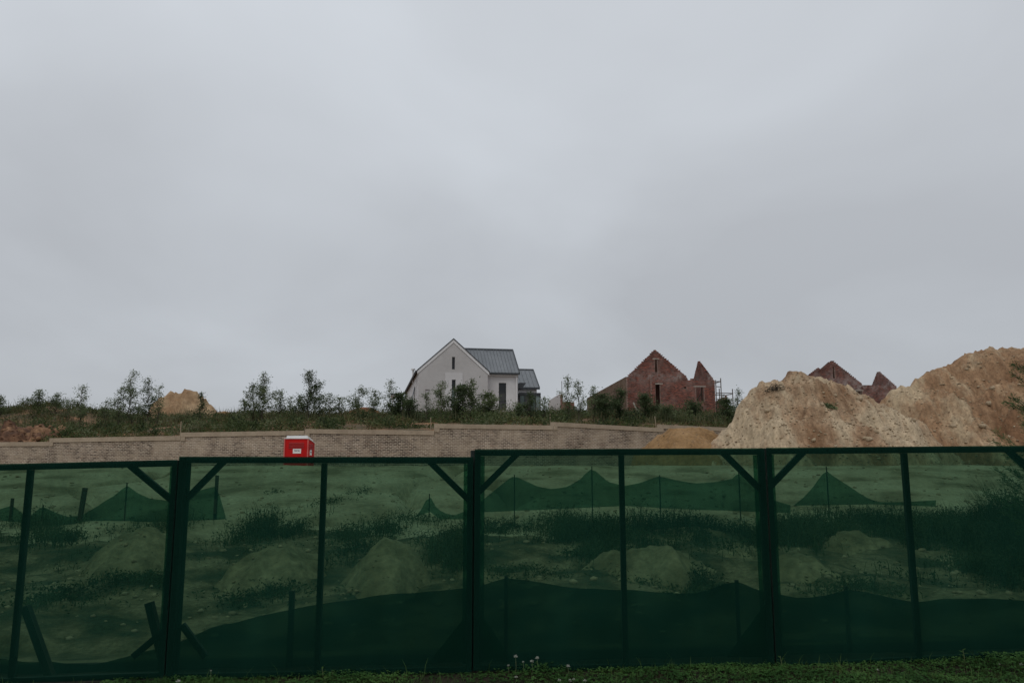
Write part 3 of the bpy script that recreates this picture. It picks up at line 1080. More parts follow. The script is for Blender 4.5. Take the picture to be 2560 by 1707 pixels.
# left side wall that runs back, with its windows
lw = [(1.9, 2.6, 0.6, 3.6), (5.2, 6.8, 1.6, 3.3), (9.5, 12.6, 0.0, 2.4)]
link('side_wall', wall_prism([(0.25, zE), (LEN, zE)], -0.3, lw, uL, uL + 0.25, axis='v'), M['plaster'], wh)
for k, op in enumerate(lw):
    window(wh, op, uL, 1, ('glass_dark',), axis='v')
sash = MB()
sash.bar((uL - 0.28, 5.3, 1.9), (uL - 0.02, 5.3, 3.2), 0.05, 1.4)
link('open_sash', sash, M['frame_dark'], wh)
link('side_wall', wall_prism([(0.25, zE), (LEN, zE)], -0.3, [], uR - 0.25, uR, axis='v'), M['plaster'], wh)
link('back_wall', wall_prism(gp, -0.3, [], LEN - 0.25, LEN - 0.02), M['plaster'], wh)
# flue
v_f = 7.6
fu, fz = uL - 0.06, zE - 0.4
fl = MB()
fl.tube([(fu, v_f, fz), (fu, v_f, fz + 1.25)], 0.09, 12)
fo = link('flue', fl, M['white_trim'], wh)
fc = MB()
fc.tube([(fu, v_f, fz + 1.253), (fu, v_f, fz + 1.40)], 0.2, 12)
link('cap', fc, M['white_trim'], fo)
# cross wing on the right
VW = 0.85
uW, zW = WH.onv(1294.5, 934, VW)
op_w = rectv(WH, 1247, 957, 1265.5, 1026, VW)
link('wing_wall', wall_prism([(uR + 0.003, zE - 0.05), (uW, zE - 0.05)], -0.3, [op_w], VW, VW + 0.25), M['plaster'], wh)
window(wh, op_w, VW, 3, ('glass_brown', 'glass_brown', 'glass_dark'), fw=0.07)
RD = 3.2
uE, zRd = WH.onv(1281, 877, VW + RD)
ue2, ze2 = WH.onv(1298.5, 931, VW - 0.2)
wru = (uE + ue2) / 2
zr_w = zRd
ze_w = zE - 0.10
sl = slab([(uA + 0.6, VW - 0.22, ze_w), (wru, VW - 0.22, ze_w), (wru, VW + RD, zr_w), (uA + 0.6, VW + RD, zr_w)], 0.07)
# the part of the wing roof that lies inside the main roof is hidden under it
wr = link('wing_roof', sl, M['roof'], wh)
sb = slab([(uA + 0.6, VW + RD + 0.002, zr_w), (wru, VW + RD + 0.002, zr_w), (wru, VW + 2 * RD + 0.2, ze_w), (uA + 0.6, VW + 2 * RD + 0.2, ze_w)], 0.07)
link('wing_roof', sb, M['roof'], wh)


def ribs(parent, u0, u1, n, v0, z0, v1, z1, th):
    for k in range(n + 1):
        u = u0 + (u1 - u0) * k / n
        m = MB()
        m.quadbox([(u - 0.022, v0, z0 + th + 0.002), (u + 0.022, v0, z0 + th + 0.002), (u + 0.022, v1, z1 + th + 0.002), (u - 0.022, v1, z1 + th + 0.002),
                   (u - 0.015, v0, z0 + th + 0.055), (u + 0.015, v0, z0 + th + 0.055), (u + 0.015, v1, z1 + th + 0.055), (u - 0.015, v1, z1 + th + 0.055)])
        link('seam', m, M['roof'], parent)


ribs(wr, uR - 1.7, wru - 0.03, 15, VW - 0.21, ze_w, VW + RD - 0.02, zr_w, 0.07)
rc = MB()
rc.box(uA + 0.9, wru + 0.03, VW + RD - 0.14, VW + RD + 0.16, zr_w + 0.05, zr_w + 0.15)
link('ridge_cap', rc, M['roof'], wh)
ve = MB()
ve.bar((wru + 0.035, VW - 0.24, ze_w + 0.0), (wru + 0.035, VW + RD, zr_w + 0.0), 0.05, 0.26, Vector((0, 0, 1)))
link('verge_board', ve, M['roof_edge'], wh)
gt = MB()
gt.box(uR + 0.15, wru + 0.04, VW - 0.36, VW - 0.24, ze_w - 0.09, ze_w + 0.06)
link('gutter', gt, M['roof_edge'], wh)
fb = MB()
fb.box(uR + 0.12, uW + 0.02, VW - 0.16, VW - 0.004, ze_w - 0.24, ze_w - 0.1)
link('fascia', fb, M['white_trim'], wh)
dp = MB()
dp.tube([(uW - 0.14, VW - 0.1, ze_w - 0.25), (uW - 0.14, VW - 0.1, -0.2)], 0.06, 8)
link('downpipe', dp, M['white_trim'], wh)
link('wing_wall', wall_prism([(VW + 0.25, zE - 0.1), (VW + RD, zr_w - 0.05), (VW + 2 * RD, zE - 0.1)], -0.3, [], uW - 0.25, uW, axis='v'), M['plaster'], wh)
# lower extension behind the wing
VE = 6.2
uX, zX = WH.onv(1347, 973, VE)
RX = 2.7
uXr, zXr = WH.onv(1333, 926, VE + RX)
uX2, zX2 = WH.onv(1348, 970, VE - 0.2)
er = link('extension_roof', slab([(uW + 0.02, VE - 0.2, zX2), (uX2, VE - 0.2, zX2), (uX2, VE + RX, zXr), (uW + 0.02, VE + RX, zXr)], 0.07), M['roof'], wh)
ribs(er, uW + 0.1, uX2 - 0.03, 7, VE - 0.19, zX2, VE + RX - 0.02, zXr, 0.07)
rc = MB()
rc.box(uW + 0.03, uX2 + 0.03, VE + RX - 0.12, VE + RX + 0.15, zXr + 0.05, zXr + 0.14)
link('ridge_cap', rc, M['roof'], wh)
gt = MB()
gt.box(uW + 0.03, uX2 + 0.04, VE - 0.34, VE - 0.21, zX2 - 0.14, zX2 + 0.06)
link('gutter', gt, M['roof_edge'], wh)
ve = MB()
ve.bar((uX2 + 0.035, VE - 0.22, zX2), (uX2 + 0.035, VE + RX, zXr), 0.05, 0.22, Vector((0, 0, 1)))
link('verge_board', ve, M['roof_edge'], wh)
link('extension_wall', wall_prism([(uW + 0.004, zX2 - 0.05), (uX2 - 0.2, zX2 - 0.05)], -0.3, [], VE, VE + 0.25), M['plaster'], wh)
link('extension_wall', wall_prism([(VE + 0.25, zX2), (VE + RX, zXr - 0.05), (VE + 2 * RX, zX2)], -0.3, [], uX2 - 0.45, uX2 - 0.2, axis='v'), M['plaster'], wh)
# hood and sunroom on the right
uh0, zh1 = WH.onv(1299, 956.5, 3.4)
uh1, zh0 = WH.onv(1315.5, 971, 3.4)
hd = MB()
hd.quadbox([(uh0, 3.4, zh0), (uh0 + 0.25, 3.4, zh0), (uh0 + 0.25, 5.2, zh0), (uh0, 5.2, zh0), (uh0, 3.4, zh1), (uh1, 3.4, zh1), (uh1, 5.2, zh1), (uh0, 5.2, zh1)])
link('window_hood', hd, M['roof_edge'], wh)
VS = 3.9
us0, zs1 = WH.onv(1299.5, 981, VS)
us1, zs0 = WH.onv(1352, 988, VS)
sr = MB()
sr.box(us0, us1, VS, VE - 0.004, zs0, zs1)
link('sunroom_roof', sr, M['roof_edge'], wh)
nb = 4
for k in range(nb):
    a = us0 + (us1 - us0) * k / nb
    b = us0 + (us1 - us0) * (k + 1) / nb
    window(wh, (a + 0.004, b - 0.004, -0.2, zs0 - 0.004), VS, 1, (('glass_green', 'glass_brown', 'glass_green', 'glass_pale')[k],), fw=0.05, name='sunroom_window', recess=0.06)
window(wh, (VS + 0.13, VE - 0.05, -0.2, zs0 - 0.004), us1 - 0.16, 1, ('glass_pale',), fw=0.05, name='sunroom_window', axis='v', recess=0.06)
# porch at the far left corner
VP_ = 23.0
pu0, pz1 = WH.onv(978, 984.5, VP_)
pu1, pz0 = WH.onv(1012, 990, VP_)
pr = MB()
pr.box(pu0, uL - oh - 0.14, VP_, VP_ + 2.5, pz0, pz1)
link('porch_roof', pr, M['white_trim'], wh)
pf = MB()
pf.box(pu0 - 0.06, uL - oh - 0.14, VP_ - 0.08, VP_ - 0.003, pz1 - 0.1, pz1 + 0.06)
link('porch_edge', pf, M['roof_edge'], wh)
for uu in (pu0 + 0.12, pu0 + 1.1):
    pp = MB()
    pp.box(uu, uu + 0.14, VP_ + 0.2, VP_ + 0.34, -0.2, pz0 - 0.003)
    link('porch_post', pp, M['white_trim'], wh)
lv = MB()
lv.box(pu0 + 1.3, uL - 0.02, VP_ + 1.2, VP_ + 1.25, -0.2, pz0 - 0.3)
lo = link('louvre_screen', lv, M['roof_edge'], wh)
for k in range(9):
    m = MB()
    uu = pu0 + 1.38 + k * (uL - pu0 - 1.5) / 9
    m.box(uu, uu + 0.08, VP_ + 1.13, VP_ + 1.196, -0.2, pz0 - 0.32)
    link('slat', m, M['frame_dark'], lo)


# ------------------------------------------------------------------ unfinished brick houses
def brick_wall_part(parent, name, prof, zb, ops, d0, d1, axis, faces, bmat, mmat, ch=0.085):
    c = link(name, wall_prism(prof, zb, ops, d0, d1, axis, drop=0.2), mmat, parent)
    allb = []
    for f, outw in faces:
        allb += lay_bricks(prof, zb, ops, f, outw, axis, ch=ch, ragged=True)
    tag(link('brickwork', bricks_mb(allb), bmat, c), kind='stuff')
    return c


def lintel(parent, u0, u1, z0, z1, v, proud=0.03):
    m = MB()
    m.box(u0, u1, v - proud, v + 0.15, z0, z1)
    return link('lintel', m, M['concrete'], parent)


zb2 = 5.75
O2 = P(1637.7, 1040, 80)
BH = Frame(O2.x, O2.y, zb2, R(3.45))
bh = thing('brick_house', 'roofless red brick house shell with stepped gable and scaffold beside it', 'house', (O2.x, O2.y, zb2), BH.yaw)
bl_, zBe = BH.onv(1566, 940)
br_, _ = BH.onv(1717, 943)
ba_, zBa = BH.onv(1637.7, 873)
bwR, zBw = BH.onv(1786.5, 947)
b1 = rectv(BH, 1637, 898, 1643.6, 930)
b2 = rectv(BH, 1639, 960.5, 1650.5, 1030)
b3 = rectv(BH, 1740.5, 967, 1760, 1003)
b4 = rectv(BH, 1709, 966, 1716, 972)
prof = [(bl_, zBe), (ba_ - 0.12, zBa), (ba_ + 0.12, zBa), (br_, zBe + 0.12), (br_ + 0.1, zBe - 0.15), (br_ + 0.12, zBe - 0.3), (br_ + 0.35, zBe - 0.3), (br_ + 0.4, zBe - 0.05), (br_ + 0.75, zBe - 0.05), (br_ + 0.8, zBw - 0.05), (bwR, zBw)]
brick_wall_part(bh, 'front_wall', prof, -0.4, [b1, b2, b3, b4], 0.0, 0.22, 'u', [(0.0, -1)], M['red_brick'], M['red_mortar'])
lintel(bh, b1[0] - 0.22, b1[1] + 0.2, b1[3] + 0.003, b1[3] + 0.09, 0.0)
lintel(bh, b2[0] - 0.5, b2[1] + 0.3, b2[3] + 0.003, b2[3] + 0.1, 0.0)
lintel(bh, b3[0] - 0.25, b3[1] + 0.2, b3[3] + 0.003, b3[3] + 0.09, 0.0)
# shallow brick pier left of the slit door
u_p = BH.onv(1625.5, 960)[0]
u_q = b2[0] - 0.02
brick_wall_part(bh, 'brick_pier', [(u_p, BH.onv(1625, 938)[1]), (u_q, BH.onv(1625, 938)[1])], -0.4, [], -0.12, -0.03, 'u', [(-0.12, -1)], M['red_brick'], M['red_mortar'])
lbh = 26.0
s1 = rectv(BH, 1, 1, 2, 2)


def vspan(fr, x0, x1, u):
    return tuple(sorted((fr.onu(x0, 990, u)[0], fr.onu(x1, 990, u)[0])))


o1 = vspan(BH, 1557, 1547, bl_)
o2 = vspan(BH, 1534.5, 1527, bl_)
zl = zBe
sops = [(o1[0], o1[1], 0.0, 2.75), (o2[0], o2[1], 1.0, 2.7)]
brick_wall_part(bh, 'side_wall', [(0.22, zl), (lbh, zl)], -0.4, sops, bl_, bl_ + 0.22, 'v', [(bl_, -1)], M['bagged_brick'], M['bag_mortar'])
link('side_wall', wall_prism([(0.22, zl - 0.1), (lbh, zl - 0.1)], -0.4, [], br_ - 0.22, br_, axis='v'), M['red_mortar'], bh)
link('back_wall', wall_prism([(bl_ + 0.23, zBe - 0.3), (br_ - 0.23, zBe - 0.3)], -0.4, [], lbh - 0.3, lbh - 0.1), M['red_mortar'], bh)
link('inner_wall', wall_prism([(bl_ + 0.23, zBe - 0.35), (ba_, zBa - 0.08), (br_ - 0.23, zBe - 0.35)], -0.4, [], 1.0, 1.15), M['shaded_brick'], bh)
# gable end of the right wing, seen from inside
vA, zGa = BH.onu(1750, 902, bwR)
vB, zGb = BH.onu(1732.5, 944, bwR)
vA = max(2.5, min(6, vA))
vB = max(vA + 2, min(10, vB))
gprof = [(0.22, zBw + 0.08), (vA - 0.15, zGa), (vA + 0.15, zGa), (vB, zBw)]
brick_wall_part(bh, 'wing_gable', gprof, -0.4, [], bwR - 0.22, bwR, 'v', [(bwR - 0.22, -1)], M['red_brick'], M['red_mortar'])
link('wing_back_wall', wall_prism([(br_, 1.9), (bwR - 0.23, 1.9)], -0.4, [], vB, vB + 0.2), M['bag_mortar'], bh)
# low outbuilding stub on the right
u_s0, z_s = BH.onv(1790, 998, 4.0)
u_s1, z_s2 = BH.onv(1818, 989, 4.0)
brick_wall_part(bh, 'low_wall', [(u_s0, z_s), (u_s1, z_s2 + 0.1)], -0.4, [], 4.0, 4.22, 'u', [(4.0, -1)], M['red_brick'], M['red_mortar'])
# timbers in the window opening
m = MB()
m.bar(((b3[0] + 0.05), 0.3, b3[2]), ((b3[1] - 0.1), 0.3, b3[3] - 0.5), 0.08, 0.08)
m.bar(((b3[1] - 0.14), 0.3, b3[2] - 1.2), ((b3[1] - 0.14), 0.3, b3[3]), 0.08, 0.08)
link('window_prop', m, M['dark_timber'], bh)

# scaffold
sp = BH.onv(1802, 1040, 1.0)
sct = thing('scaffold', 'rusty tube scaffold standing against the right end of the brick house', 'scaffold', tuple(BH.O + BH.r * sp[0] + BH.n * 1.0), BH.yaw)


def sc_pt(px, py, v):
    u, z = BH.onv(px, py, v)
    return Vector((u - sp[0], v - 1.0, z))


for px, top, v in ((1801.5, 945, 1.0), (1798.0, 971, 3.0), (1831, 972, 3.0), (1789, 950, 3.0)):
    p = sc_pt(px, top, v)
    m = MB()
    m.tube([(p.x, p.y, -0.1), p], 0.05, 6)
    link('upright', m, M['steel'], sct)
for (a, b, c, d, v, v2) in ((1787, 954, 1802, 953, 1.0, 1.0), (1789, 966, 1803, 967, 1.0, 1.0), (1787, 958, 1801, 953.5, 1.0, 1.0), (1790, 982, 1833, 983, 3.0, 3.0), (1802, 991, 1831, 984, 1.0, 3.0)):
    m = MB()
    m.tube([sc_pt(a, b, v), sc_pt(c, d, v2)], 0.042, 6)
    link('ledger', m, M['steel'], sct)
for k in range(2):
    m = MB()
    a, b = sc_pt(1789, 987, 1.2 + 0.7 * k), sc_pt(1812, 983, 1.2 + 0.7 * k)
    m.box(a.x, b.x, a.y, a.y + 0.3, a.z, a.z + 0.06)
    link('plank', m, M['dark_timber'], sct)

# third house, farther off
O3 = P(2080.5, 1040, 94)
B3 = Frame(O3.x, O3.y, 5.8, R(1.5))
b3h = thing('brick_house', 'farther roofless brick house with two gables behind the sand heaps', 'house', (O3.x, O3.y, 5.8), B3.yaw)
cl, zCe = B3.onv(2006, 955)
ca, zCa = B3.onv(2080.5, 900)
cr, _ = B3.onv(2154, 955)
cw, zCw = B3.onv(2241, 960.5)
c1 = rectv(B3, 2082, 917, 2087, 946)
c2 = rectv(B3, 2130, 977, 2155, 994)
brick_wall_part(b3h, 'front_wall', [(cl, zCe), (ca - 0.15, zCa), (ca + 0.15, zCa), (cr, zCe), (cr + 0.1, zCw), (cw, zCw)], -0.4, [c1, c2], 0.0, 0.22, 'u', [(0.0, -1)], M['red_brick_far'], M['red_mortar'])
lintel(b3h, c2[0] - 0.2, c2[1] + 0.2, c2[3] + 0.003, c2[3] + 0.1, 0.0)
r0, rz0 = B3.onv(2000, 951, 6.0)
r1, rz1 = B3.onv(2046, 916, 6.0)
r2, rz2 = B3.onv(2092, 951, 6.0)
brick_wall_part(b3h, 'rear_gable', [(r0, rz0), (r1, rz1), (r2, rz2)], -0.4, [], 6.0, 6.22, 'u', [(6.0, -1)], M['red_brick_far'], M['red_mortar'])
vA3, zA3 = B3.onu(2198, 927, cw)
vB3, _ = B3.onu(2178, 960, cw)
vA3 = max(2.5, min(6, vA3))
vB3 = max(vA3 + 1.5, min(10, vB3))
brick_wall_part(b3h, 'wing_gable', [(0.22, zCw), (vA3 - 0.15, zA3), (vA3 + 0.15, zA3), (vB3, zCw)], -0.4, [], cw - 0.22, cw, 'v', [(cw - 0.22, -1)], M['red_brick_far'], M['red_mortar'])
link('side_wall', wall_prism([(0.22, zCe - 0.1), (18, zCe - 0.1)], -0.4, [], cl, cl + 0.22, axis='v'), M['red_mortar'], b3h)
link('side_wall', wall_prism([(0.22, zCe - 0.1), (18, zCe - 0.1)], -0.4, [], cr - 0.22, cr, axis='v'), M['red_mortar'], b3h)
link('inner_wall', wall_prism([(cl + 0.23, zCe - 0.4), (ca, zCa - 0.08), (cr - 0.23, zCe - 0.4)], -0.4, [], 1.0, 1.15), M['shaded_brick'], b3h)

# wall fragment between the houses
O4 = P(1402, 1040, 86)
F4 = Frame(O4.x, O4.y, 5.8, R(8))
fw_ = thing('unfinished_wall', 'short unfinished wall with plastered wing and red brick pier between two houses', 'wall', (O4.x, O4.y, 5.8), F4.yaw)
x0, zz0 = F4.onv(1372, 1001)
x1, zz1 = F4.onv(1400.5, 983.5)
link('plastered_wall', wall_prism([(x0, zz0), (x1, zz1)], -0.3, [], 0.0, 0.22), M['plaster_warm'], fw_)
x2, zz2 = F4.onv(1407, 983)
brick_wall_part(fw_, 'brick_pier', [(x1 + 0.004, zz2), (x2, zz2)], -0.3, [], 0.0, 0.25, 'u', [(0.0, -1)], M['red_brick'], M['red_mortar'])
x3, zz3 = F4.onv(1436, 1001)
brick_wall_part(fw_, 'low_wall', [(x2 + 0.004, zz3), (x3, zz3)], -0.3, [], 0.02, 0.24, 'u', [(0.02, -1)], M['red_brick'], M['red_mortar'])
m = MB()
ra = F4.onv(1405, 952)
m.tube([(ra[0], 0.12, zz2), (ra[0], 0.12, ra[1])], 0.035, 6)
link('steel_rod', m, M['steel'], fw_)

# ------------------------------------------------------------------ portable toilet
TY = 37.5
tp = P(712, 1097, TY)
tq = P(770.5, 1096, TY)
tw = tq.x - tp.x
tz0 = G((tp.x + tq.x) / 2, TY)
th = tp.z - tz0
pt = thing('portable_toilet', 'red portable toilet with pale roof standing before the brick wall', 'toilet', (tp.x, TY, tz0))
m = MB()
DP, DR = 1.15, 0.16
m.quadbox([(0, 0, 0), (tw, 0, 0), (tw, DP, 0), (0, DP, 0), (0, 0, th), (tw, 0, th + 0.01), (tw, DP, th - DR), (0, DP, th - DR)])
body = link('cabin', m, M['red_plastic'], pt)
for (cx, cy, tt) in ((0, 0, th), (tw, 0, th), (tw, DP, th - DR), (0, DP, th - DR)):
    e = MB()
    e.box(cx - 0.025, cx + 0.025, cy - 0.025, cy + 0.025, 0.0, tt + 0.002)
    link('corner_post', e, M['red_edge'], body)
m = MB()
z1, z2 = th + 0.013, th - DR + 0.003
m.quadbox([(-0.035, -0.035, z1), (tw + 0.035, -0.035, z1), (tw + 0.035, DP + 0.035, z2), (-0.035, DP + 0.035, z2),
           (-0.035, -0.035, z1 + 0.03), (tw + 0.035, -0.035, z1 + 0.03), (tw + 0.035, DP + 0.035, z2 + 0.03), (-0.035, DP + 0.035, z2 + 0.03)])
m.quadbox([(0.07, 0.02, z1 + 0.03), (tw - 0.03, 0.02, z1 + 0.03), (tw - 0.03, DP - 0.04, z2 + 0.035), (0.07, DP - 0.04, z2 + 0.035),
           (0.08, 0.05, z1 + 0.14), (tw - 0.05, 0.05, z1 + 0.15), (tw - 0.05, DP - 0.08, z2 + 0.14), (0.08, DP - 0.08, z2 + 0.13)])
rf = link('roof', m, M['pale_plastic'], pt)
m = MB()
m.tube([(tw * 0.56, 0.3, z1 + 0.1), (tw * 0.56, 0.3, z1 + 0.19)], 0.05, 8)
link('vent_stub', m, M['roof_edge'], rf)
for k in range(4):
    zz = th - 0.17 - k * 0.075
    m = MB()
    m.quadbox([(tw * 0.18, -0.03, zz - 0.03), (tw * 0.84, -0.03, zz - 0.03), (tw * 0.84, -0.001, zz - 0.03), (tw * 0.18, -0.001, zz - 0.03),
               (tw * 0.2, -0.004, zz + 0.008), (tw * 0.82, -0.004, zz + 0.008), (tw * 0.82, -0.001, zz + 0.008), (tw * 0.2, -0.001, zz + 0.008)])
    link('louvre', m, M['red_slot'], body)
    m = MB()
    zz -= 0.06
    m.quadbox([(tw + 0.001, 0.2, zz - 0.03), (tw + 0.03, 0.2, zz - 0.03), (tw + 0.03, 0.95, zz - 0.03), (tw + 0.001, 0.95, zz - 0.03),
               (tw + 0.001, 0.22, zz + 0.008), (tw + 0.004, 0.22, zz + 0.008), (tw + 0.004, 0.93, zz + 0.008), (tw + 0.001, 0.93, zz + 0.008)])
    link('louvre', m, M['red_slot'], body)


def text_mesh(name, s, size, mat, parent, loc, rot):
    cu = bpy.data.curves.new(name, 'FONT')
    cu.body = s
    cu.size = size
    cu.extrude = 0.002
    cu.align_x = 'CENTER'
    cu.align_y = 'CENTER'
    ob = bpy.data.objects.new(name, cu)
    COL.objects.link(ob)
    dg = bpy.context.evaluated_depsgraph_get()
    me = bpy.data.meshes.new_from_object(ob.evaluated_get(dg))
    bpy.data.objects.remove(ob)
    me.materials.clear()
    me.materials.append(mat)
    o = link(name, me, mat, parent)
    o.location = loc
    o.rotation_euler = rot
    return o


sa, sbb = P(732, 1133, TY), P(753, 1121.5, TY)
sx0, sx1, sz0, sz1 = sa.x - tp.x, sbb.x - tp.x, sa.z - tz0, sbb.z - tz0
m = MB()
m.box(sx0, sx1, -0.016, -0.004, sz0, sz1)
sg = link('sign', m, M['pale_plastic'], pt)
text_mesh('lettering', 'tana', 0.15, M['ink'], sg, ((sx0 + sx1) / 2, -0.018, (sz0 + sz1) / 2 + 0.03), (math.pi / 2, 0, 0))
m = MB()
m.box(tw + 0.004, tw + 0.016, 0.36, 0.72, sz0 - 0.08, sz1 - 0.05)
sg2 = link('sign', m, M['pale_plastic'], pt)
text_mesh('lettering', 'tana', 0.13, M['ink'], sg2, (tw + 0.018, 0.54, (sz0 + sz1) / 2 - 0.04), (math.pi / 2, 0, math.pi / 2))


# ------------------------------------------------------------------ foliage
def sapling(name, label, px, top, width, Y, mat='leaf', dens=1.0, tiers=None, group='saplings on the bank above the wall', cat='sapling', lean=0.0, bare=0.12, seed=0, leafsize=0.13, low=False):
    p = P(px, top, Y)
    z0 = G(p.x, Y)
    h = max(0.8, p.z - z0)
    wm = width / FP * Y * 1.4
    r = np.random.default_rng(1000 + seed)
    t = thing(name, label, cat, (p.x, Y, z0 - 0.05), 0, group)
    tr = MB()
    nseg = 7
    bx, by = 0.0, 0.0
    path = []
    for k in range(nseg + 1):
        f = k / nseg
        path.append(Vector((bx + lean * h * f + r.normal() * 0.05 * h * f * (1 - f) * 2, by + r.normal() * 0.02 * h, h * f * 0.97)))
    path[0] = Vector((-0.0, 0, 0))
    path[-1].x = 0 + 0.0
    rad = [0.012 * h * (1 - 0.88 * k / nseg) + 0.004 for k in range(nseg + 1)]
    tr.tube(path, rad, 5)
    br = MB()
    C, D = [], []
    nb = int((12 + h * 6) * (0.7 + 0.3 * dens))
    ph = r.uniform(0, 6)
    for b in range(nb):
        f = bare + (1 - bare) * (b + r.random()) / nb
        k = min(nseg - 1, int(f * nseg))
        q = path[k].lerp(path[k + 1], f * nseg - k)
        prof = (0.75 + 0.25 * math.sin(f * 11 + ph)) * ((1 - f) ** 0.8) * 1.1 + 0.14
        if low:
            prof = 0.9 * math.sqrt(max(0.05, 1 - f * f))
        ln = wm * 0.5 * prof * r.uniform(0.4, 1.4)
        a = r.uniform(0, 2 * math.pi)
        el = r.uniform(0.35, 1.05)
        d = Vector((math.cos(a) * math.cos(el), math.sin(a) * math.cos(el) * 0.8, math.sin(el)))
        e = q + d * ln
        mid = q.lerp(e, 0.5) + Vector((0, 0, 0.04 * ln))
        br.tube([q, mid, e], [0.016 * (1 - f) + 0.009, 0.011, 0.006], 4, cap=False)
        nl = int((10 + 78 * ln) * dens * r.uniform(0.3, 1.7))
        for _ in range(nl):
            s = r.uniform(0.25 if not low else 0.0, 1.05) ** 0.8
            c = q.lerp(e, s)
            sp_ = 0.045 + 0.065 * wm ** 0.5 * (0.4 + s * 0.8)
            C.append((c.x + r.normal() * sp_, c.y + r.normal() * sp_, c.z + r.normal() * sp_ * 0.8))
            D.append((r.normal() + d.x, r.normal() + d.y, r.normal() * 0.6 + 0.15))
    for _ in range(int(14 * dens)):
        C.append((path[-1].x + r.normal() * 0.05, path[-1].y + r.normal() * 0.05, h * (0.93 + 0.07 * r.random())))
        D.append((r.normal(), r.normal(), 0.8))
    link('trunk', tr, M['bark'], t)
    tag(link('branches', br, M['bark'], t), kind='stuff')
    V, Q = leaves(np.array(C), np.array(D), leafsize, leafsize * 0.34, r)
    link('foliage', np_mesh('foliage', V, Q), M[mat], t)
    return t


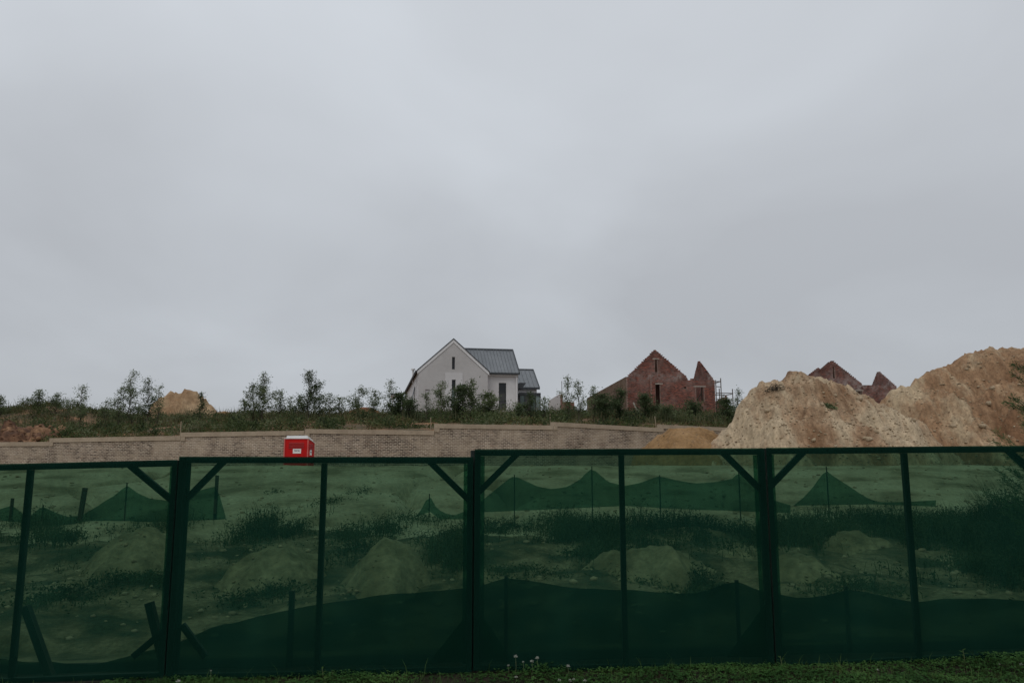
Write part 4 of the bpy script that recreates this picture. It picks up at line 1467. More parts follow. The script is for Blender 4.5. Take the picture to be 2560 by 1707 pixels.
S = [  # column, top row, width, distance, leaf, density, label
    (4, 989, 34, 58, 'leaf', 1.0, 'sapling cut by the left edge of the picture, on the bank'),
    (70, 996, 46, 60, 'leaf', 0.6, 'thin low sapling at the left end of the overgrown hump'),
    (101, 974, 36, 59, 'leaf', 1.0, 'pointed sapling on top of the overgrown hump'),
    (143, 983, 40, 59, 'leaf', 1.0, 'sapling on the right shoulder of the overgrown hump'),
    (172, 1000, 30, 58, 'leaf', 0.6, 'tiny sapling right of the overgrown hump'),
    (207, 960, 46, 55, 'leaf', 0.8, 'lone airy sapling standing clear right of the overgrown hump'),
    (266, 1000, 44, 55, 'leaf', 0.7, 'short spreading sapling left of the tall trio on the skyline'),
    (303, 966, 52, 54, 'leaf', 0.9, 'leftmost and shortest of the tall trio before the rock pile'),
    (333, 927, 62, 54, 'leaf', 0.9, 'tallest sapling of the trio left of the tan rock pile'),
    (374, 944, 48, 53.5, 'leaf_dark', 1.0, 'twin stemmed sapling touching the left of the rock pile'),
    (400, 962, 40, 53.5, 'leaf', 0.8, 'sapling whose crown overlaps the left slope of the rock pile'),
    (503, 981, 26, 56, 'leaf_dark', 1.2, 'narrow dark sapling in front of the right side of the rock pile'),
    (610, 996, 42, 55, 'leaf', 0.7, 'low airy sapling left of the tall leafy pair'),
    (636, 958, 50, 54.5, 'leaf_light', 1.0, 'yellowish sapling on the left of the tall leafy pair'),
    (660, 930, 62, 54, 'leaf', 1.1, 'tall dense sapling right of the yellowish one'),
    (702, 976, 44, 55, 'leaf', 1.0, 'mid height sapling between the two tallest above the red toilet'),
    (727, 992, 36, 55, 'leaf', 0.8, 'small sapling just right of the mid height one above the toilet'),
    (748, 988, 40, 54.5, 'leaf', 0.9, 'side sapling on the left foot of the tall column above the toilet'),
    (774, 926, 60, 54, 'leaf_dark', 1.35, 'tall dark column of a sapling above the red toilet'),
    (800, 984, 42, 54.5, 'leaf', 0.9, 'side sapling on the right foot of the tall column above the toilet'),
    (826, 983, 36, 55, 'leaf', 0.9, 'leaning sapling left of the rust red heap'),
    (850, 993, 36, 55, 'leaf', 0.8, 'small upright sapling left of the rust red heap'),
    (898, 970, 62, 54, 'leaf_light', 1.1, 'broad pale green sapling above the rust red heap'),
    (938, 976, 52, 54, 'leaf', 0.9, 'rounded sapling right of the broad pale green one'),
    (977, 948, 44, 53, 'leaf', 0.6, 'thin feathery sapling left of the white house'),
    (1000, 985, 60, 53, 'leaf_dark', 1.5, 'dense dark bush in front of the white house porch'),
    (1025, 1000, 46, 52.5, 'leaf_dark', 1.4, 'dark bush at the left corner of the white house'),
    (1067, 980, 32, 52, 'leaf', 0.8, 'slim sapling in front of the small niche of the white house'),
    (1106, 952, 50, 52, 'leaf', 1.0, 'tapering sapling left of the tall slit window'),
    (1155, 962, 60, 51.5, 'leaf_dark', 1.5, 'thick bush right of the tall slit window'),
    (1180, 946, 42, 51.5, 'leaf', 1.0, 'tall pointed sapling rising from the thick bush'),
    (1222, 984, 54, 52, 'leaf', 1.3, 'rounded bush at the right corner of the white gable'),
    (1300, 1010, 44, 52, 'leaf', 0.9, 'low bush under the downpipe of the white house'),
    (1324, 978, 36, 52, 'leaf_dark', 1.1, 'dark sapling in front of the sunroom'),
    (1360, 994, 36, 52, 'leaf', 1.0, 'sapling right of the sunroom'),
    (1420, 938, 44, 52, 'leaf', 0.8, 'tall airy sapling in front of the short unfinished wall'),
    (1445, 950, 48, 52, 'leaf', 0.9, 'sapling left of the long brick side wall'),
    (1484, 964, 36, 54, 'leaf', 1.0, 'pointed sapling against the long brick side wall'),
    (1505, 985, 60, 53, 'leaf_dark', 1.5, 'big dark bush against the long brick side wall'),
    (1550, 972, 40, 54, 'leaf_dark', 1.4, 'narrow bush before the doorway of the brick side wall'),
    (1610, 986, 52, 54, 'leaf_dark', 1.4, 'bush in front of the red gable left of its slit door'),
    (1665, 1018, 56, 54, 'leaf', 1.1, 'low bush right of the slit door of the brick house'),
    (1735, 1005, 58, 56, 'leaf_dark', 1.2, 'low dark bush under the window of the brick house'),
    (1816, 1000, 52, 56, 'leaf_dark', 1.6, 'dark bush below the scaffold'),
    (1844, 971, 36, 62, 'leaf_light', 0.8, 'pale round sapling between the scaffold and the sand heap')]
for k, (px, top, w, Y, mt, dn, lb) in enumerate(S):
    bush = 'bush' in lb
    sapling('bush' if bush else 'sapling', lb, px, top, w, Y, mt, dn * 1.15, seed=k, cat='bush' if bush else 'sapling',
            group='bushes on the bank above the wall' if bush else 'saplings on the bank above the wall', low=bush, bare=0.02 if bush else 0.1, leafsize=0.15 if bush else 0.125)

# the feathery young tree at the right edge, near the fence
r = np.random.default_rng(77)
p = P(2566, 915, 11.5)
z0 = G(p.x, 11.5)
ft = thing('young_wattle', 'feathery young wattle tree cut by the right edge, in front of the sand heap', 'tree', (p.x, 11.5, z0 - 0.05))
hh = p.z - z0
tr = MB()
path = [Vector((0.05 * math.sin(k * 1.3), 0.04 * math.cos(k), hh * k / 7)) for k in range(8)]
tr.tube(path, [0.03 - 0.0035 * k for k in range(8)], 6)
br = MB()
C, D = [], []
for b in range(64):
    f = 0.12 + 0.88 * (b + r.random()) / 64
    k = min(6, int(f * 7))
    q = path[k].lerp(path[k + 1], f * 7 - k)
    a = r.uniform(0, 6.28)
    ln = r.uniform(0.35, 0.85) * (1.15 - 0.7 * f)
    d = Vector((math.cos(a), math.sin(a), 0.55 + 0.4 * r.random())).normalized()
    e = q + d * ln
    br.tube([q, q.lerp(e, 0.5) + Vector((0, 0, 0.02)), e], [0.007, 0.005, 0.002], 4, cap=False)
    for _ in range(int((230 * ln + 20) * (1.15 - 0.6 * f))):
        s = r.random() ** 0.8
        c = q.lerp(e, s)
        C.append((c.x + r.normal() * 0.022, c.y + r.normal() * 0.022, c.z + r.normal() * 0.022))
        v = d * 0.9 + Vector((r.normal() * 0.6, r.normal() * 0.6, r.normal() * 0.45))
        D.append(tuple(v))
link('trunk', tr, M['bark'], ft)
tag(link('branches', br, M['bark'], ft), kind='stuff')
V, Q = leaves(np.array(C), np.array(D), 0.075, 0.009, r)
link('foliage', np_mesh('foliage', V, Q), M['needle'], ft)


# weeds on the bank: clumps nobody could count
def weed_field():
    r = np.random.default_rng(5)
    C, D, Ls = [], [], []
    n_cl = 7000
    for k in range(n_cl):
        x = r.uniform(-50, 34)
        w = yw(x)
        y = w + 0.5 + (r.random() ** 0.85) * (67.5 - w)
        # thin over the bare orange rocks at the far left
        if x < -27.3 and y < 51.5 and r.random() < 0.9:
            continue
        patch = noise.noise(Vector((x * 0.3, y * 0.22, 3.0))) + 0.4 * noise.noise(Vector((x * 1.1, y * 0.8, 6.0)))
        if patch < -0.16 and r.random() < 0.88:
            continue
        hgt = 0.16 + 0.3 * r.random() + max(0, patch) * 0.45
        if y > 54:
            hgt *= 1.25
        if y - w < 3:
            hgt *= 0.75
        z = G(x, y)
        rad = 0.22 + 0.3 * r.random()
        m = int(15 + 22 * r.random())
        for _ in range(m):
            a, q = r.uniform(0, 6.28), rad * math.sqrt(r.random())
            f = r.random()
            C.append((x + math.cos(a) * q, y + math.sin(a) * q, z + f * hgt * (1 - 0.5 * (q / rad) ** 2)))
            D.append((math.cos(a) * 0.7 + r.normal() * 0.5, math.sin(a) * 0.7 + r.normal() * 0.5, 0.5 + r.normal() * 0.45))
    V, Q = leaves(np.array(C), np.array(D), 0.17, 0.06, r)
    wm_ = np_mesh('weeds', V, Q)
    C, D = [], []
    for k in range(560):
        x = r.uniform(-50, 32)
        w = yw(x)
        y = w + 1.0 + r.random() * (66 - w)
        if x < -27.3 and y < 51.5:
            continue
        hgt = r.uniform(0.35, 0.9) if r.random() < 0.9 else r.uniform(0.9, 1.4)
        if y > 57:
            hgt = min(hgt, r.uniform(0.3, 0.65))
        if noise.noise(Vector((x * 0.3, y * 0.22, 3.0))) + 0.4 * noise.noise(Vector((x * 1.1, y * 0.8, 6.0))) < -0.12:
            continue
        rad = r.uniform(0.35, 0.9)
        z = G(x, y)
        for _ in range(int(130 * rad + 90)):
            v = r.normal(size=3)
            v /= np.linalg.norm(v)
            q = r.random() ** 0.4
            C.append((x + v[0] * rad * q, y + v[1] * rad * q, z + max(0.02, hgt * (0.45 + 0.55 * v[2] * q))))
            D.append((v[0] + r.normal() * 0.5, v[1] + r.normal() * 0.5, 0.5 + r.normal() * 0.5))
    C = np.array(C)
    D = np.array(D)
    V, Q = leaves(C, D, 0.17, 0.065, r)
    return wm_, np_mesh('undergrowth', V, Q)


wm1, wm2 = weed_field()
tag(link('weeds', wm1, M['weed']), kind='stuff')
tag(link('undergrowth', wm2, M['shrub']), kind='stuff')


def blades(C, D, hts, wd, r):
    """bent two-segment grass blades"""
    n = len(C)
    d = np.asarray(D)
    s = np.stack([-d[:, 1], d[:, 0], np.zeros(n)], 1)
    s /= np.linalg.norm(s, axis=1, keepdims=True) + 1e-9
    h = np.asarray(hts)[:, None]
    up = np.array([0, 0, 1.0])
    b = np.asarray(C)
    m = b + up * h * 0.6 + d * h * 0.18
    t = b + up * h * 0.95 + d * h * 0.55
    W_ = wd * r.uniform(0.7, 1.3, (n, 1))
    V = np.stack([b - s * W_, b + s * W_, m + s * W_ * 0.8, m - s * W_ * 0.8, t + s * W_ * 0.08, t - s * W_ * 0.08], 1).reshape(-1, 3)
    k = np.arange(n)[:, None] * 6
    Q = np.concatenate([k + np.array([[0, 1, 2, 3]]), k + np.array([[3, 2, 4, 5]])])
    return V, Q


# tall dry stalks along the top of the bank
r = np.random.default_rng(31)
C, D, H = [], [], []
while len(C) < 9000:
    x = r.uniform(-48, 32)
    y = r.uniform(50, 67)
    if noise.noise(Vector((x * 0.5, y * 0.5, 9.0))) < -0.05:
        continue
    a = r.uniform(0, 6.28)
    C.append((x, y, G(x, y)))
    D.append((math.cos(a), math.sin(a), 0))
    H.append(r.uniform(0.4, 1.15))
V, Q = blades(np.array(C), np.array(D) * 0.5, np.array(H), 0.014, r)
tag(link('tall_grass', np_mesh('tall_grass', V, Q), M['stalk']), kind='stuff')

# weeds on the graded slope behind the fence
PATCH = [  # column, row of the foot, half width in columns, depth spread m, height m, count
    (60, 1330, 90, 1.2, 0.45, 500), (190, 1345, 70, 0.9, 0.3, 350), (280, 1395, 80, 0.6, 0.25, 260), (430, 1330, 60, 1.0, 0.35, 300), (350, 1450, 90, 0.4, 0.16, 160),
    (640, 1335, 60, 1.2, 0.42, 520), (740, 1330, 60, 1.1, 0.42, 480), (850, 1345, 60, 1.0, 0.35, 380), (880, 1380, 50, 0.7, 0.3, 250), (570, 1400, 70, 0.6, 0.26, 260),
    (985, 1320, 40, 0.9, 0.5, 330), (1120, 1345, 60, 1.0, 0.42, 460), (1150, 1400, 40, 0.7, 0.3, 240), (1070, 1300, 60, 0.8, 0.28, 220), (1240, 1330, 40, 0.6, 0.25, 110), (1300, 1320, 40, 0.6, 0.28, 120),
    (1400, 1345, 70, 1.4, 0.5, 640), (1500, 1345, 90, 1.4, 0.45, 800), (1640, 1345, 100, 1.4, 0.45, 850), (1780, 1340, 100, 1.4, 0.45, 850), (1480, 1390, 60, 0.7, 0.3, 260), (1880, 1350, 70, 1.0, 0.45, 420),
    (1960, 1340, 70, 1.2, 0.42, 560), (2060, 1335, 80, 1.2, 0.4, 560), (2180, 1320, 90, 1.3, 0.45, 620), (2250, 1350, 60, 1.0, 0.4, 380), (2150, 1480, 100, 0.5, 0.18, 200),
    (2350, 1345, 80, 1.3, 0.75, 900), (2440, 1360, 80, 1.4, 0.85, 1100), (2540, 1360, 90, 1.4, 0.9, 1200), (2400, 1440, 120, 0.8, 0.35, 520), (2540, 1440, 90, 0.8, 0.4, 480),
    (1720, 1470, 130, 0.5, 0.16, 240), (1300, 1440, 100, 0.5, 0.14, 180), (640, 1490, 130, 0.4, 0.14, 200), (930, 1470, 90, 0.3, 0.12, 120), (120, 1500, 140, 0.5, 0.16, 240),
    (690, 1230, 20, 0.5, 0.16, 40), (820, 1255, 30, 0.6, 0.2, 80), (905, 1235, 40, 0.9, 0.12, 60)]
r = np.random.default_rng(9)
C, D, H = [], [], []
C2, D2 = [], []
for (px, py, hw, dep, hg, cnt) in PATCH:
    q = hit(px, py)
    hwm = hw / FP * q.y
    for _ in range(int(cnt * 2.6)):
        x = q.x + r.normal() * hwm * 0.6
        y = q.y + r.normal() * dep * 0.6
        if y < 7.8:
            continue
        pn_ = noise.noise(Vector((x * 1.1, y * 0.9, 5.5))) + 0.5 * noise.noise(Vector((x * 3.0, y * 2.5, 1.5)))
        if hg < 0.7 and r.random() > 0.5 + 1.3 * pn_:
            continue
        z = G(x, y)
        a = r.uniform(0, 6.28)
        hh_ = hg * r.uniform(0.2, 1.15) * (0.6 + 0.7 * max(0, pn_))
        C.append((x, y, z - 0.02))
        D.append((math.cos(a), math.sin(a), 0))
        H.append(hh_)
        for _ in range(2):
            C2.append((x + r.normal() * 0.05, y + r.normal() * 0.05, z + hh_ * r.uniform(0.1, 0.85)))
            D2.append((r.normal(), r.normal(), 0.35 + 0.4 * r.random()))
V1, Q1 = blades(np.array(C), np.array(D), np.array(H), 0.005, r)
V2, Q2 = leaves(np.array(C2), np.array(D2), 0.06, 0.02, r)
tag(link('slope_weeds', np_mesh('slope_weeds', np.concatenate([V1, V2]), np.concatenate([Q1, Q2 + len(V1)])), M['reed']), kind='stuff')

# loose stones on the graded slope
V, F = [], []
for k in range(2600):
    y = r.uniform(9.5, 29)
    x = r.uniform(-0.75, 0.75) * y
    s = 0.012 + 0.06 * r.random() ** 3
    v = IV * (1 + r.uniform(-0.3, 0.3, (12, 1))) * np.array([s, s, s * 0.6]) + np.array([x, y, G(x, y) + s * 0.1])
    F.append(IF + 12 * len(V))
    V.append(v)
tag(link('slope_gravel', np_mesh('slope_gravel', np.concatenate(V), np.concatenate(F)), M['stone']), kind='stuff')


# ------------------------------------------------------------------ low nets between stakes, behind the fence
def low_net(label, top, bot, Y, stakes, seed, mat='low_net'):
    """top, bot: photograph points of the upper and lower edge"""
    tx = [p[0] for p in top]
    base = P(top[0][0], top[0][1], Y)
    x0, x1 = tx[0], tx[-1]
    n = max(12, int((x1 - x0) / 12))
    t = thing('silt_net', label, 'netting', (P((x0 + x1) / 2, 1300, Y).x, Y, G(P((x0 + x1) / 2, 1300, Y).x, Y)), 0, 'low green nets sagging between stakes')
    o0 = t.location
    vs = []
    K = 8
    for k in range(K + 1):
        for i in range(n + 1):
            x = x0 + (x1 - x0) * i / n
            a = float(np.interp(x, tx, [p[1] for p in top]))
            b = float(np.interp(x, [p[0] for p in bot], [p[1] for p in bot]))
            p = P(x, a + (b - a) * k / K, Y)
            w = 0.11 * noise.noise(Vector((p.x * 1.6, p.z * 1.2, seed))) + 0.07 * noise.noise(Vector((p.x * 4 + p.z * 2, p.z * 2, seed)))
            vs.append((p.x - o0[0], w, p.z - o0[2]))
    q = [(k * (n + 1) + i, k * (n + 1) + i + 1, (k + 1) * (n + 1) + i + 1, (k + 1) * (n + 1) + i) for k in range(K) for i in range(n)]
    smooth(link('net', np_mesh('net', np.array(vs), np.array(q)), M[mat], t))
    for (px, a, wdt, lean) in stakes:
        pa = P(px, a, Y)
        zg = G(pa.x, Y) - 0.1
        m = MB()
        m.bar((pa.x - o0[0] - lean, 0.05, zg - o0[2]), (pa.x - o0[0], 0.05, pa.z - o0[2]), wdt, wdt)
        link('stake', m, M['dark_timber'], t)
    return t


def sag(pts):
    """rounded sags between the given points"""
    res = []
    for (a, ya), (b, yb) in zip(pts, pts[1:]):
        for k in range(4):
            f = k / 4
            g = f * f * (3 - 2 * f)
            res.append((a + (b - a) * f, ya + (yb - ya) * (0.5 * f + 0.5 * g)))
    res.append(pts[-1])
    return res


YU = 17.6
low_net('sagging low net with two points behind the first fence panel and joint',
        [(-60, 1290), (30, 1262), (70, 1294), (105, 1264), (140, 1282), (172, 1291), (205, 1288), (260, 1255), (300, 1228), (317, 1213), (345, 1232), (380, 1246), (430, 1253), (500, 1225), (546, 1214), (552, 1255), (562, 1290)],
        [(-60, 1312), (562, 1316)], YU, [(28, 1245, 0.05, 0.0), (315, 1206, 0.022, 0.0), (541, 1188, 0.06, 0.0), (105, 1262, 0.022, 0)], 1)
low_net('small pointed low net at the right of the second fence panel',
        [(1040, 1290), (1052, 1275), (1062, 1255), (1073, 1236), (1083, 1255), (1092, 1270), (1110, 1282), (1135, 1288), (1166, 1276), (1200, 1252)],
        [(1040, 1292), (1075, 1278), (1110, 1305), (1200, 1318)], YU + 0.4, [(1073, 1234, 0.022, 0.0)], 2)
low_net('long scalloped low net with four peaks behind the third fence panel',
        [(1196, 1258), (1240, 1222), (1270, 1198), (1286, 1189), (1310, 1200), (1345, 1216), (1380, 1222), (1420, 1216), (1450, 1198), (1470, 1178), (1480, 1170), (1492, 1180), (1520, 1204), (1560, 1214),
         (1600, 1207), (1630, 1195), (1650, 1190), (1690, 1200), (1740, 1208), (1790, 1204), (1830, 1196), (1848, 1178), (1862, 1196), (1895, 1222), (1935, 1250), (1975, 1262)],
        [(1196, 1280), (1400, 1272), (1560, 1264), (1700, 1272), (1975, 1282)], YU, [(1286, 1186, 0.022, 0.0), (1480, 1165, 0.022, 0.0), (1650, 1187, 0.022, 0.0), (1848, 1172, 0.022, 0)], 3)
low_net('single tent shaped low net behind the last fence panel',
        [(1985, 1262), (2005, 1248), (2035, 1214), (2060, 1182), (2068, 1175), (2080, 1186), (2105, 1204), (2140, 1228), (2170, 1246), (2200, 1255), (2270, 1254), (2340, 1250)],
        [(1985, 1264), (2180, 1260), (2340, 1266)], YU + 0.5, [(2068, 1166, 0.022, 0.0), (2272, 1238, 0.06, 0)], 4)
low_net('lowest dark net running right across behind the foot of the fence',
        sag([(-120, 1648), (130, 1652), (230, 1661), (400, 1620), (560, 1560), (690, 1530), (790, 1512), (980, 1482), (1180, 1470), (1265, 1444), (1450, 1468), (1560, 1475), (1740, 1484), (1845, 1454), (1900, 1475), (1990, 1492), (2060, 1490),
             (2120, 1472), (2280, 1503), (2420, 1496), (2700, 1505)]),
        [(-120, 1720), (400, 1712), (1180, 1705), (2700, 1680)], 7.45, [(727, 1478, 0.045, 0.0), (1265, 1441, 0.03, 0.0), (1845, 1451, 0.03, 0.0), (2120, 1466, 0.03, 0.0)], 5, 'foot_net')


def stake(label, a, b, Y, w, name='wooden_stake', mat='dark_timber', group=None, dy=0.0):
    pa, pb = P(a[0], a[1], Y), P(b[0], b[1], Y)
    t = MB()
    t.bar(Vector((0, 0, -0.1)), Vector((pa.x - pb.x, dy, pa.z - pb.z)), w, w)
    o = link(name, t, M[mat])
    o.location = pb
    tag(o, label, 'stake', group)
    return o


stake('thick timber leaning left, behind the net beside the first mullion', (64, 1515), (130, 1662), 7.25, 0.064, 'leaning_timber', group='timbers behind the fence')
stake('thick timber leaning against the first fence joint', (373, 1505), (408, 1610), 7.25, 0.064, 'leaning_timber', group='timbers behind the fence')
stake('thin stake standing on the slope behind the first panel', (213, 1219), (200, 1290), 17.4, 0.08, group='stakes on the slope')
stake('short pale stake behind the wall at its second step', (453, 1053), (451, 1085), 43.4, 0.04, 'marker_stake', 'timber', 'marker stakes behind the wall')
stake('short pale stake behind the wall left of the white house step', (1077, 1043), (1077, 1074), 43.5, 0.04, 'marker_stake', 'timber', 'marker stakes behind the wall')
stake('pale stake behind the wall right of the sunroom', (1375, 1035), (1376, 1062), 45.0, 0.04, 'marker_stake', 'timber', 'marker stakes behind the wall')
stake('leaning pale stake behind the wall below the brick house', (1637, 1040), (1640, 1066), 47.8, 0.04, 'marker_stake', 'timber', 'marker stakes behind the wall')
stake('pale bare pole leaning in front of the brick gable', (1583, 1006), (1603, 1042), 62, 0.11, 'leaning_pole', 'concrete')

# ------------------------------------------------------------------ green net fence
POST = 0.05


def fence_bay(label, xa, xb, top_a, top_b, bot_a, bot_b, mull, braces, gus, seed):
    """xa.. xb: photograph columns of its two edges at the TOP; rows of top and bottom edge"""
    A, B = P(xa, top_a, YF), P(xb, top_b, YF)
    zA0 = P(xa, bot_a, YF).z
    zB0 = P(xb, bot_b, YF).z
    t = thing('net_fence', label, 'fence', (A.x, YF, zA0), 0, 'green net fence panels')
    Lw = B.x - A.x - 0.006
    za, zb_ = A.z - zA0, B.z - zA0
    b0, b1_ = 0.0, zB0 - zA0

    def top(x):
        return za + (zb_ - za) * x / Lw

    def bot(x):
        return b0 + (b1_ - b0) * x / Lw

    def part(name, m, mat='fence_frame'):
        return link(name, m, M[mat], t)
    h = POST
    for x in (0, Lw - h):
        m = MB()
        m.quadbox([(x, 0, bot(x)), (x + h, 0, bot(x)), (x + h, 0.05, bot(x)), (x, 0.05, bot(x)), (x, 0, top(x)), (x + h, 0, top(x + h)), (x + h, 0.05, top(x + h)), (x, 0.05, top(x))])
        part('stile', m)
    for nm, f, hh_ in (('top_rail', lambda x: top(x) - 0.052, 0.052), ('bottom_rail', lambda x: bot(x) - 0.03, 0.045)):
        m = MB()
        xs_ = np.linspace(h + 0.001, Lw - h - 0.001, 9)
        for i in range(8):
            x, x2 = xs_[i], xs_[i + 1]
            w1, w2 = [0.003 * math.sin(3.1 * q + seed) for q in (x, x2)]
            m.quadbox([(x, 0.002, f(x)), (x2, 0.002, f(x2)), (x2, 0.048, f(x2)), (x, 0.048, f(x)),
                       (x, 0.002, f(x) + hh_ + w1), (x2, 0.002, f(x2) + hh_ + w2), (x2, 0.048, f(x2) + hh_ + w2), (x, 0.048, f(x) + hh_ + w1)])
        part(nm, m)
    mx_ = P(mull, 1150, YF).x - A.x
    m = MB()
    m.box(mx_ - 0.023, mx_ + 0.023, 0.004, 0.046, bot(mx_) + 0.018, top(mx_) - 0.053)
    part('mullion', m)
    for (sx, sy, ex, ey) in braces:
        p1, p2 = P(sx, sy, YF) - Vector((A.x, YF, zA0)), P(ex, ey, YF) - Vector((A.x, YF, zA0))
        m = MB()
        m.bar((p1.x, 0.025, p1.z), (p2.x, 0.025, p2.z), 0.052, 0.036)
        part('brace', m)
    for side, gx, gz in gus:
        x = h + 0.001 if side < 0 else Lw - h - 0.001
        xi = x + gx if side < 0 else x - gx
        zb0 = bot(x) + 0.071
        m = MB()
        f = [(x, 0.006, zb0), (xi, 0.006, bot(xi) + 0.071), (x, 0.006, zb0 + gz)]
        bk = [(q[0], 0.03, q[2]) for q in f]
        b = len(m.v)
        m.v += f + bk
        m.f += [(0, 1, 2), (5, 4, 3), (0, 3, 4, 1), (1, 4, 5, 2), (2, 5, 3, 0)]
        part('corner_patch', m, 'patch_net')
    # doubled hems of the cloth along the stiles and the top rail
    for x in (h, Lw - h - 0.035):
        m = MB()
        m.quadbox([(x, 0.052, bot(x) + 0.03), (x + 0.035, 0.052, bot(x) + 0.03), (x + 0.035, 0.054, bot(x) + 0.03), (x, 0.054, bot(x) + 0.03),
                   (x, 0.052, top(x) - 0.055), (x + 0.035, 0.052, top(x) - 0.055), (x + 0.035, 0.054, top(x) - 0.055), (x, 0.054, top(x) - 0.055)])
        part('net_hem', m, 'patch_net')
    # the cloth is stretched over the front of the frame
    nxs, nzs = 48, 34
    vs = []
    for j in range(nzs + 1):
        for i in range(nxs + 1):
            x = Lw * i / nxs
            f = j / nzs
            z = bot(x) - 0.02 + (top(x) + 0.004 - bot(x) + 0.02) * f
            cell = min(abs(x), abs(x - mx_), abs(Lw - x))
            k = min(1, cell / 0.25) * min(1, min(f, 1 - f) / 0.1)
            y = -0.006 - 0.006 + 0.016 * k * noise.noise(Vector((x * 2.4, z * 0.8, seed * 5.0))) + 0.006 * k * noise.noise(Vector((x * 7, z * 1.5, seed * 2.0))) - 0.004 * k
            vs.append((x, min(-0.004, y), z))
    q = [(j * (nxs + 1) + i, j * (nxs + 1) + i + 1, (j + 1) * (nxs + 1) + i + 1, (j + 1) * (nxs + 1) + i) for j in range(nzs) for i in range(nxs)]
    smooth(part('shade_net', np_mesh('shade_net', np.array(vs), np.array(q)), 'net'))
    return t


fence_bay('green net fence panel at the left edge with timbers leaning behind it', -300, 447, 1168, 1150, 1712, 1686, 75,
          [(322, 1163, 442, 1263), (330, 1642, 410, 1575)], [], 1)
fence_bay('green net fence panel below the red toilet', 449, 1185, 1142, 1143, 1690, 1672, 810,
          [(560, 1150, 466, 1245), (1072, 1152, 1172, 1250), (452, 1562, 512, 1642)], [(1, 0.30, 0.36)], 2)
fence_bay('green net fence panel that stands higher, in the middle right', 1187, 1912, 1124, 1121, 1668, 1664, 1554,
          [(1297, 1130, 1197, 1230), (1806, 1128, 1902, 1222)], [(-1, 0.26, 0.38), (1, 0.34, 0.42)], 3)
fence_bay('green net fence panel at the right edge below the tallest sand heap', 1914, 2650, 1120, 1114, 1664, 1628, 2264,
          [(2010, 1130, 1928, 1215), (2520, 1122, 2640, 1228)], [(1, 0.3, 0.4)], 4)
for px, lb in ((455, 'steel post behind the joint between the first and second fence panels'), (1186, 'steel post behind the high step of the fence'), (1917, 'steel post behind the joint left of the last fence panel')):
    a = P(px, 1144 if px < 1000 else 1126, YF + 0.11)
    zg = G(a.x, YF + 0.11)
    m = MB()
    m.tube([(0, 0, -0.2), (0, 0, a.z - zg)], 0.035, 10)
    o = link('fence_post', m, M['fence_frame'])
    o.location = (a.x + (0.05 if px < 1000 else 0.0), YF + 0.11, zg)
    tag(o, lb, 'post', 'steel posts of the green fence')

# ------------------------------------------------------------------ verge in front of the fence: clover, grass, flowers
r = np.random.default_rng(21)


def cover(x, y):
    """how lush the verge is"""
    return 0.5 + 0.9 * noise.noise(Vector((x * 0.9, y * 1.6, 8.0))) + 0.4 * noise.noise(Vector((x * 2.6, y * 2.6, 2.0)))


C, D = [], []
n_c = 0
while n_c < 26000:
    x = r.uniform(-6.2, 6.4)
    y = r.uniform(5.6, 7.02)
    c = cover(x, y)
    if x < -3.0 and c < 0.55:
        continue
    if r.random() > c + 0.15:
        continue
    hmk = 1.0 if (-0.15 < x < 0.45 or -1.9 < x < -0.6 or x > 3.9) else 0.45
    hgt = max(0.0, 0.008 + 0.085 * hmk * c * r.random())
    if y > 6.7:
        hgt *= 1.15
    zz = G(x, y) + hgt
    a0 = r.uniform(0, 6.28)
    til = r.normal(size=2) * 0.25
    for k in range(3):
        a = a0 + k * 2.094
        C.append((x, y, zz))
        D.append((math.cos(a), math.sin(a), til[0] * math.cos(a) + til[1] * math.sin(a) + 0.05))
    n_c += 1
C, D = np.array(C), np.array(D)
n = len(C)
d = D / np.linalg.norm(D, axis=1, keepdims=True)
s = np.stack([-d[:, 1], d[:, 0], r.normal(size=n) * 0.2], 1)
sz = np.repeat(r.uniform(0.013, 0.024, n // 3), 3)[:, None]
V = np.stack([C, C + d * sz * 0.75 + s * sz * 0.5, C + d * sz * 1.0, C + d * sz * 0.75 - s * sz * 0.5], 1).reshape(-1, 3)
tag(link('clover', np_mesh('clover', V, np.arange(n * 4).reshape(n, 4)), M['clover']), kind='stuff')
C, D, H = [], [], []
while len(C) < 15000:
    x = r.uniform(-6.2, 6.4)
    y = r.uniform(5.6, 7.04)
    c = cover(x + 3, y + 5)
    if r.random() > c * (1.0 if x > -2.8 else 0.55):
        continue
    a = r.uniform(0, 6.28)
    C.append((x, y, G(x, y) - 0.005))
    D.append((math.cos(a), math.sin(a), 0))
    H.append(r.uniform(0.02, 0.06) * (1.0 if r.random() < 0.94 else 2.6))
V, Q = blades(np.array(C), np.array(D), np.array(H), 0.0022, r)
tag(link('grass', np_mesh('grass', V, Q), M['grass']), kind='stuff')


def clover_flower(label, px, py, Y, size, seed):
    r = np.random.default_rng(300 + seed)
    p = P(px, py, Y)
    zg = G(p.x, Y)
    if p.z < zg + 0.03:
        p.z = zg + 0.03
    t = thing('clover_flower', label, 'flower', (p.x, Y, zg), 0, 'white clover flowers in the verge')
    h = p.z - zg
    m = MB()
    m.tube([(0.01 * r.normal(), 0, -0.01), (0.004, 0, h * 0.5), (0, 0, h)], 0.0016, 5)
    link('stem', m, M['stem'], t)
    C, D = [], []
    for _ in range(46):
        v = r.normal(size=3)
        v /= np.linalg.norm(v)
        v[2] = abs(v[2]) * 1.1 - 0.25
        C.append(v * size * 0.12)
        D.append(v + np.array([0, 0, 0.25]))
    V, Q = leaves(np.array(C), np.array(D), size * 0.52, size * 0.2, r)
    o = link('flower_head', np_mesh('flower_head', V, Q), M['petal'], t)
    o.location = (0, 0, h)


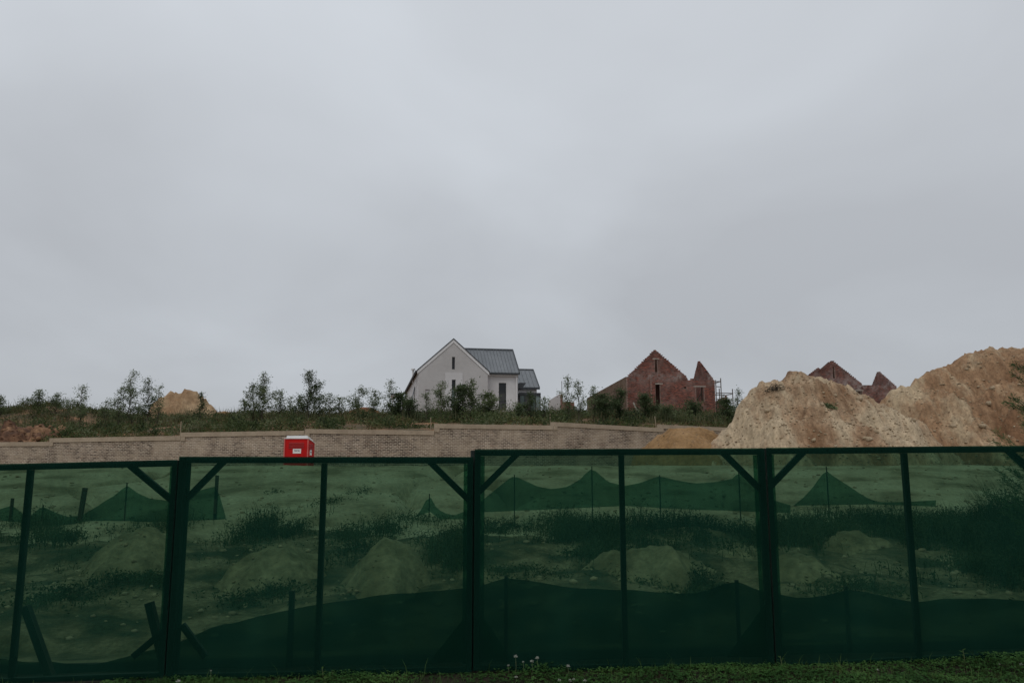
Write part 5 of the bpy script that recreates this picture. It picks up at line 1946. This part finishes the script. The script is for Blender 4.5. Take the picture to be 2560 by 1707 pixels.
FL = [(1289, 1641, 6.88, 0.030, 'tallest white clover flower, on a long stem in front of the net'),
      (1271, 1663, 6.9, 0.018, 'tiny white clover flower left of the tallest one'),
      (1308, 1654, 6.92, 0.017, 'tiny white clover flower right of the tallest one'),
      (1330, 1653, 6.86, 0.028, 'lower white clover flower of the close pair'),
      (1343, 1645, 6.9, 0.028, 'upper white clover flower of the close pair'),
      (1420, 1665, 6.86, 0.028, 'white clover flower alone to the right of the close pair'),
      (1290, 1692, 6.7, 0.022, 'white clover flower low in the leaves under the tallest one'),
      (1398, 1701, 6.62, 0.027, 'leftmost white clover flower of the four at the lower edge'),
      (1424, 1704, 6.6, 0.026, 'second white clover flower of the four at the lower edge'),
      (1434, 1699, 6.64, 0.02, 'smallest white clover flower of the four at the lower edge'),
      (1463, 1705, 6.6, 0.026, 'rightmost white clover flower of the four at the lower edge'),
      (527, 1676, 6.85, 0.014, 'tiny white flower below the left half of the second fence panel'),
      (445, 1703, 6.68, 0.03, 'white flower at the lower edge under the first fence joint'),
      (2195, 1693, 6.68, 0.018, 'small white flower under the last fence panel, left of its mullion'),
      (2500, 1671, 6.75, 0.014, 'tiny white flower near the lower right corner'),
      (2556, 1690, 6.7, 0.026, 'white flower cut by the right edge of the picture')]
for k, (px, py, Y, sz, lb) in enumerate(FL):
    clover_flower(lb, px, py, Y, sz, k)


def broad_weed(label, px, py, Y, h, nl, ls, seed):
    r = np.random.default_rng(500 + seed)
    p = P(px, py, Y)
    zg = G(p.x, Y)
    t = thing('broadleaf_weed', label, 'weed', (p.x, Y, zg), 0, 'broad leaved weeds at the foot of the fence')
    m = MB()
    m.tube([(0, 0, -0.01), (0.008, 0, h * 0.5), (0.0, 0, h)], [0.004, 0.003, 0.002], 5)
    link('stem', m, M['stem'], t)
    for k in range(nl):
        f = (k + 0.5) / nl
        a = k * 2.4 + r.uniform(-0.3, 0.3)
        d = Vector((math.cos(a), math.sin(a), 0.55 - 0.2 * r.random()))
        s = Vector((-math.sin(a), math.cos(a), 0))
        q = Vector((0, 0, h * (0.25 + 0.75 * f)))
        L_ = ls * (1.1 - 0.4 * f)
        mb = MB()
        pts = [q, q + d * L_ * 0.35 + s * L_ * 0.17, q + d * L_ * 0.7 + s * L_ * 0.12 - Vector((0, 0, L_ * 0.08)), q + d * L_ - Vector((0, 0, L_ * 0.2)),
               q + d * L_ * 0.7 - s * L_ * 0.12 - Vector((0, 0, L_ * 0.08)), q + d * L_ * 0.35 - s * L_ * 0.17]
        mb.poly(pts)
        link('leaf', mb, M['grass'], t)


broad_weed('rosette of pointed leaves below the mullion of the second fence panel', 812, 1700, 6.72, 0.05, 9, 0.10, 1)
broad_weed('upright pointed weed behind the leafy rosette', 806, 1665, 6.9, 0.10, 7, 0.06, 2)
broad_weed('small weed with paired leaves right of the upright pointed one', 830, 1668, 6.9, 0.08, 6, 0.05, 3)
broad_weed('weed standing high at the fence foot near the lower right corner', 2410, 1660, 6.88, 0.12, 9, 0.055, 4)
broad_weed('weed at the fence foot right of the third fence joint', 1952, 1670, 6.88, 0.10, 8, 0.045, 5)
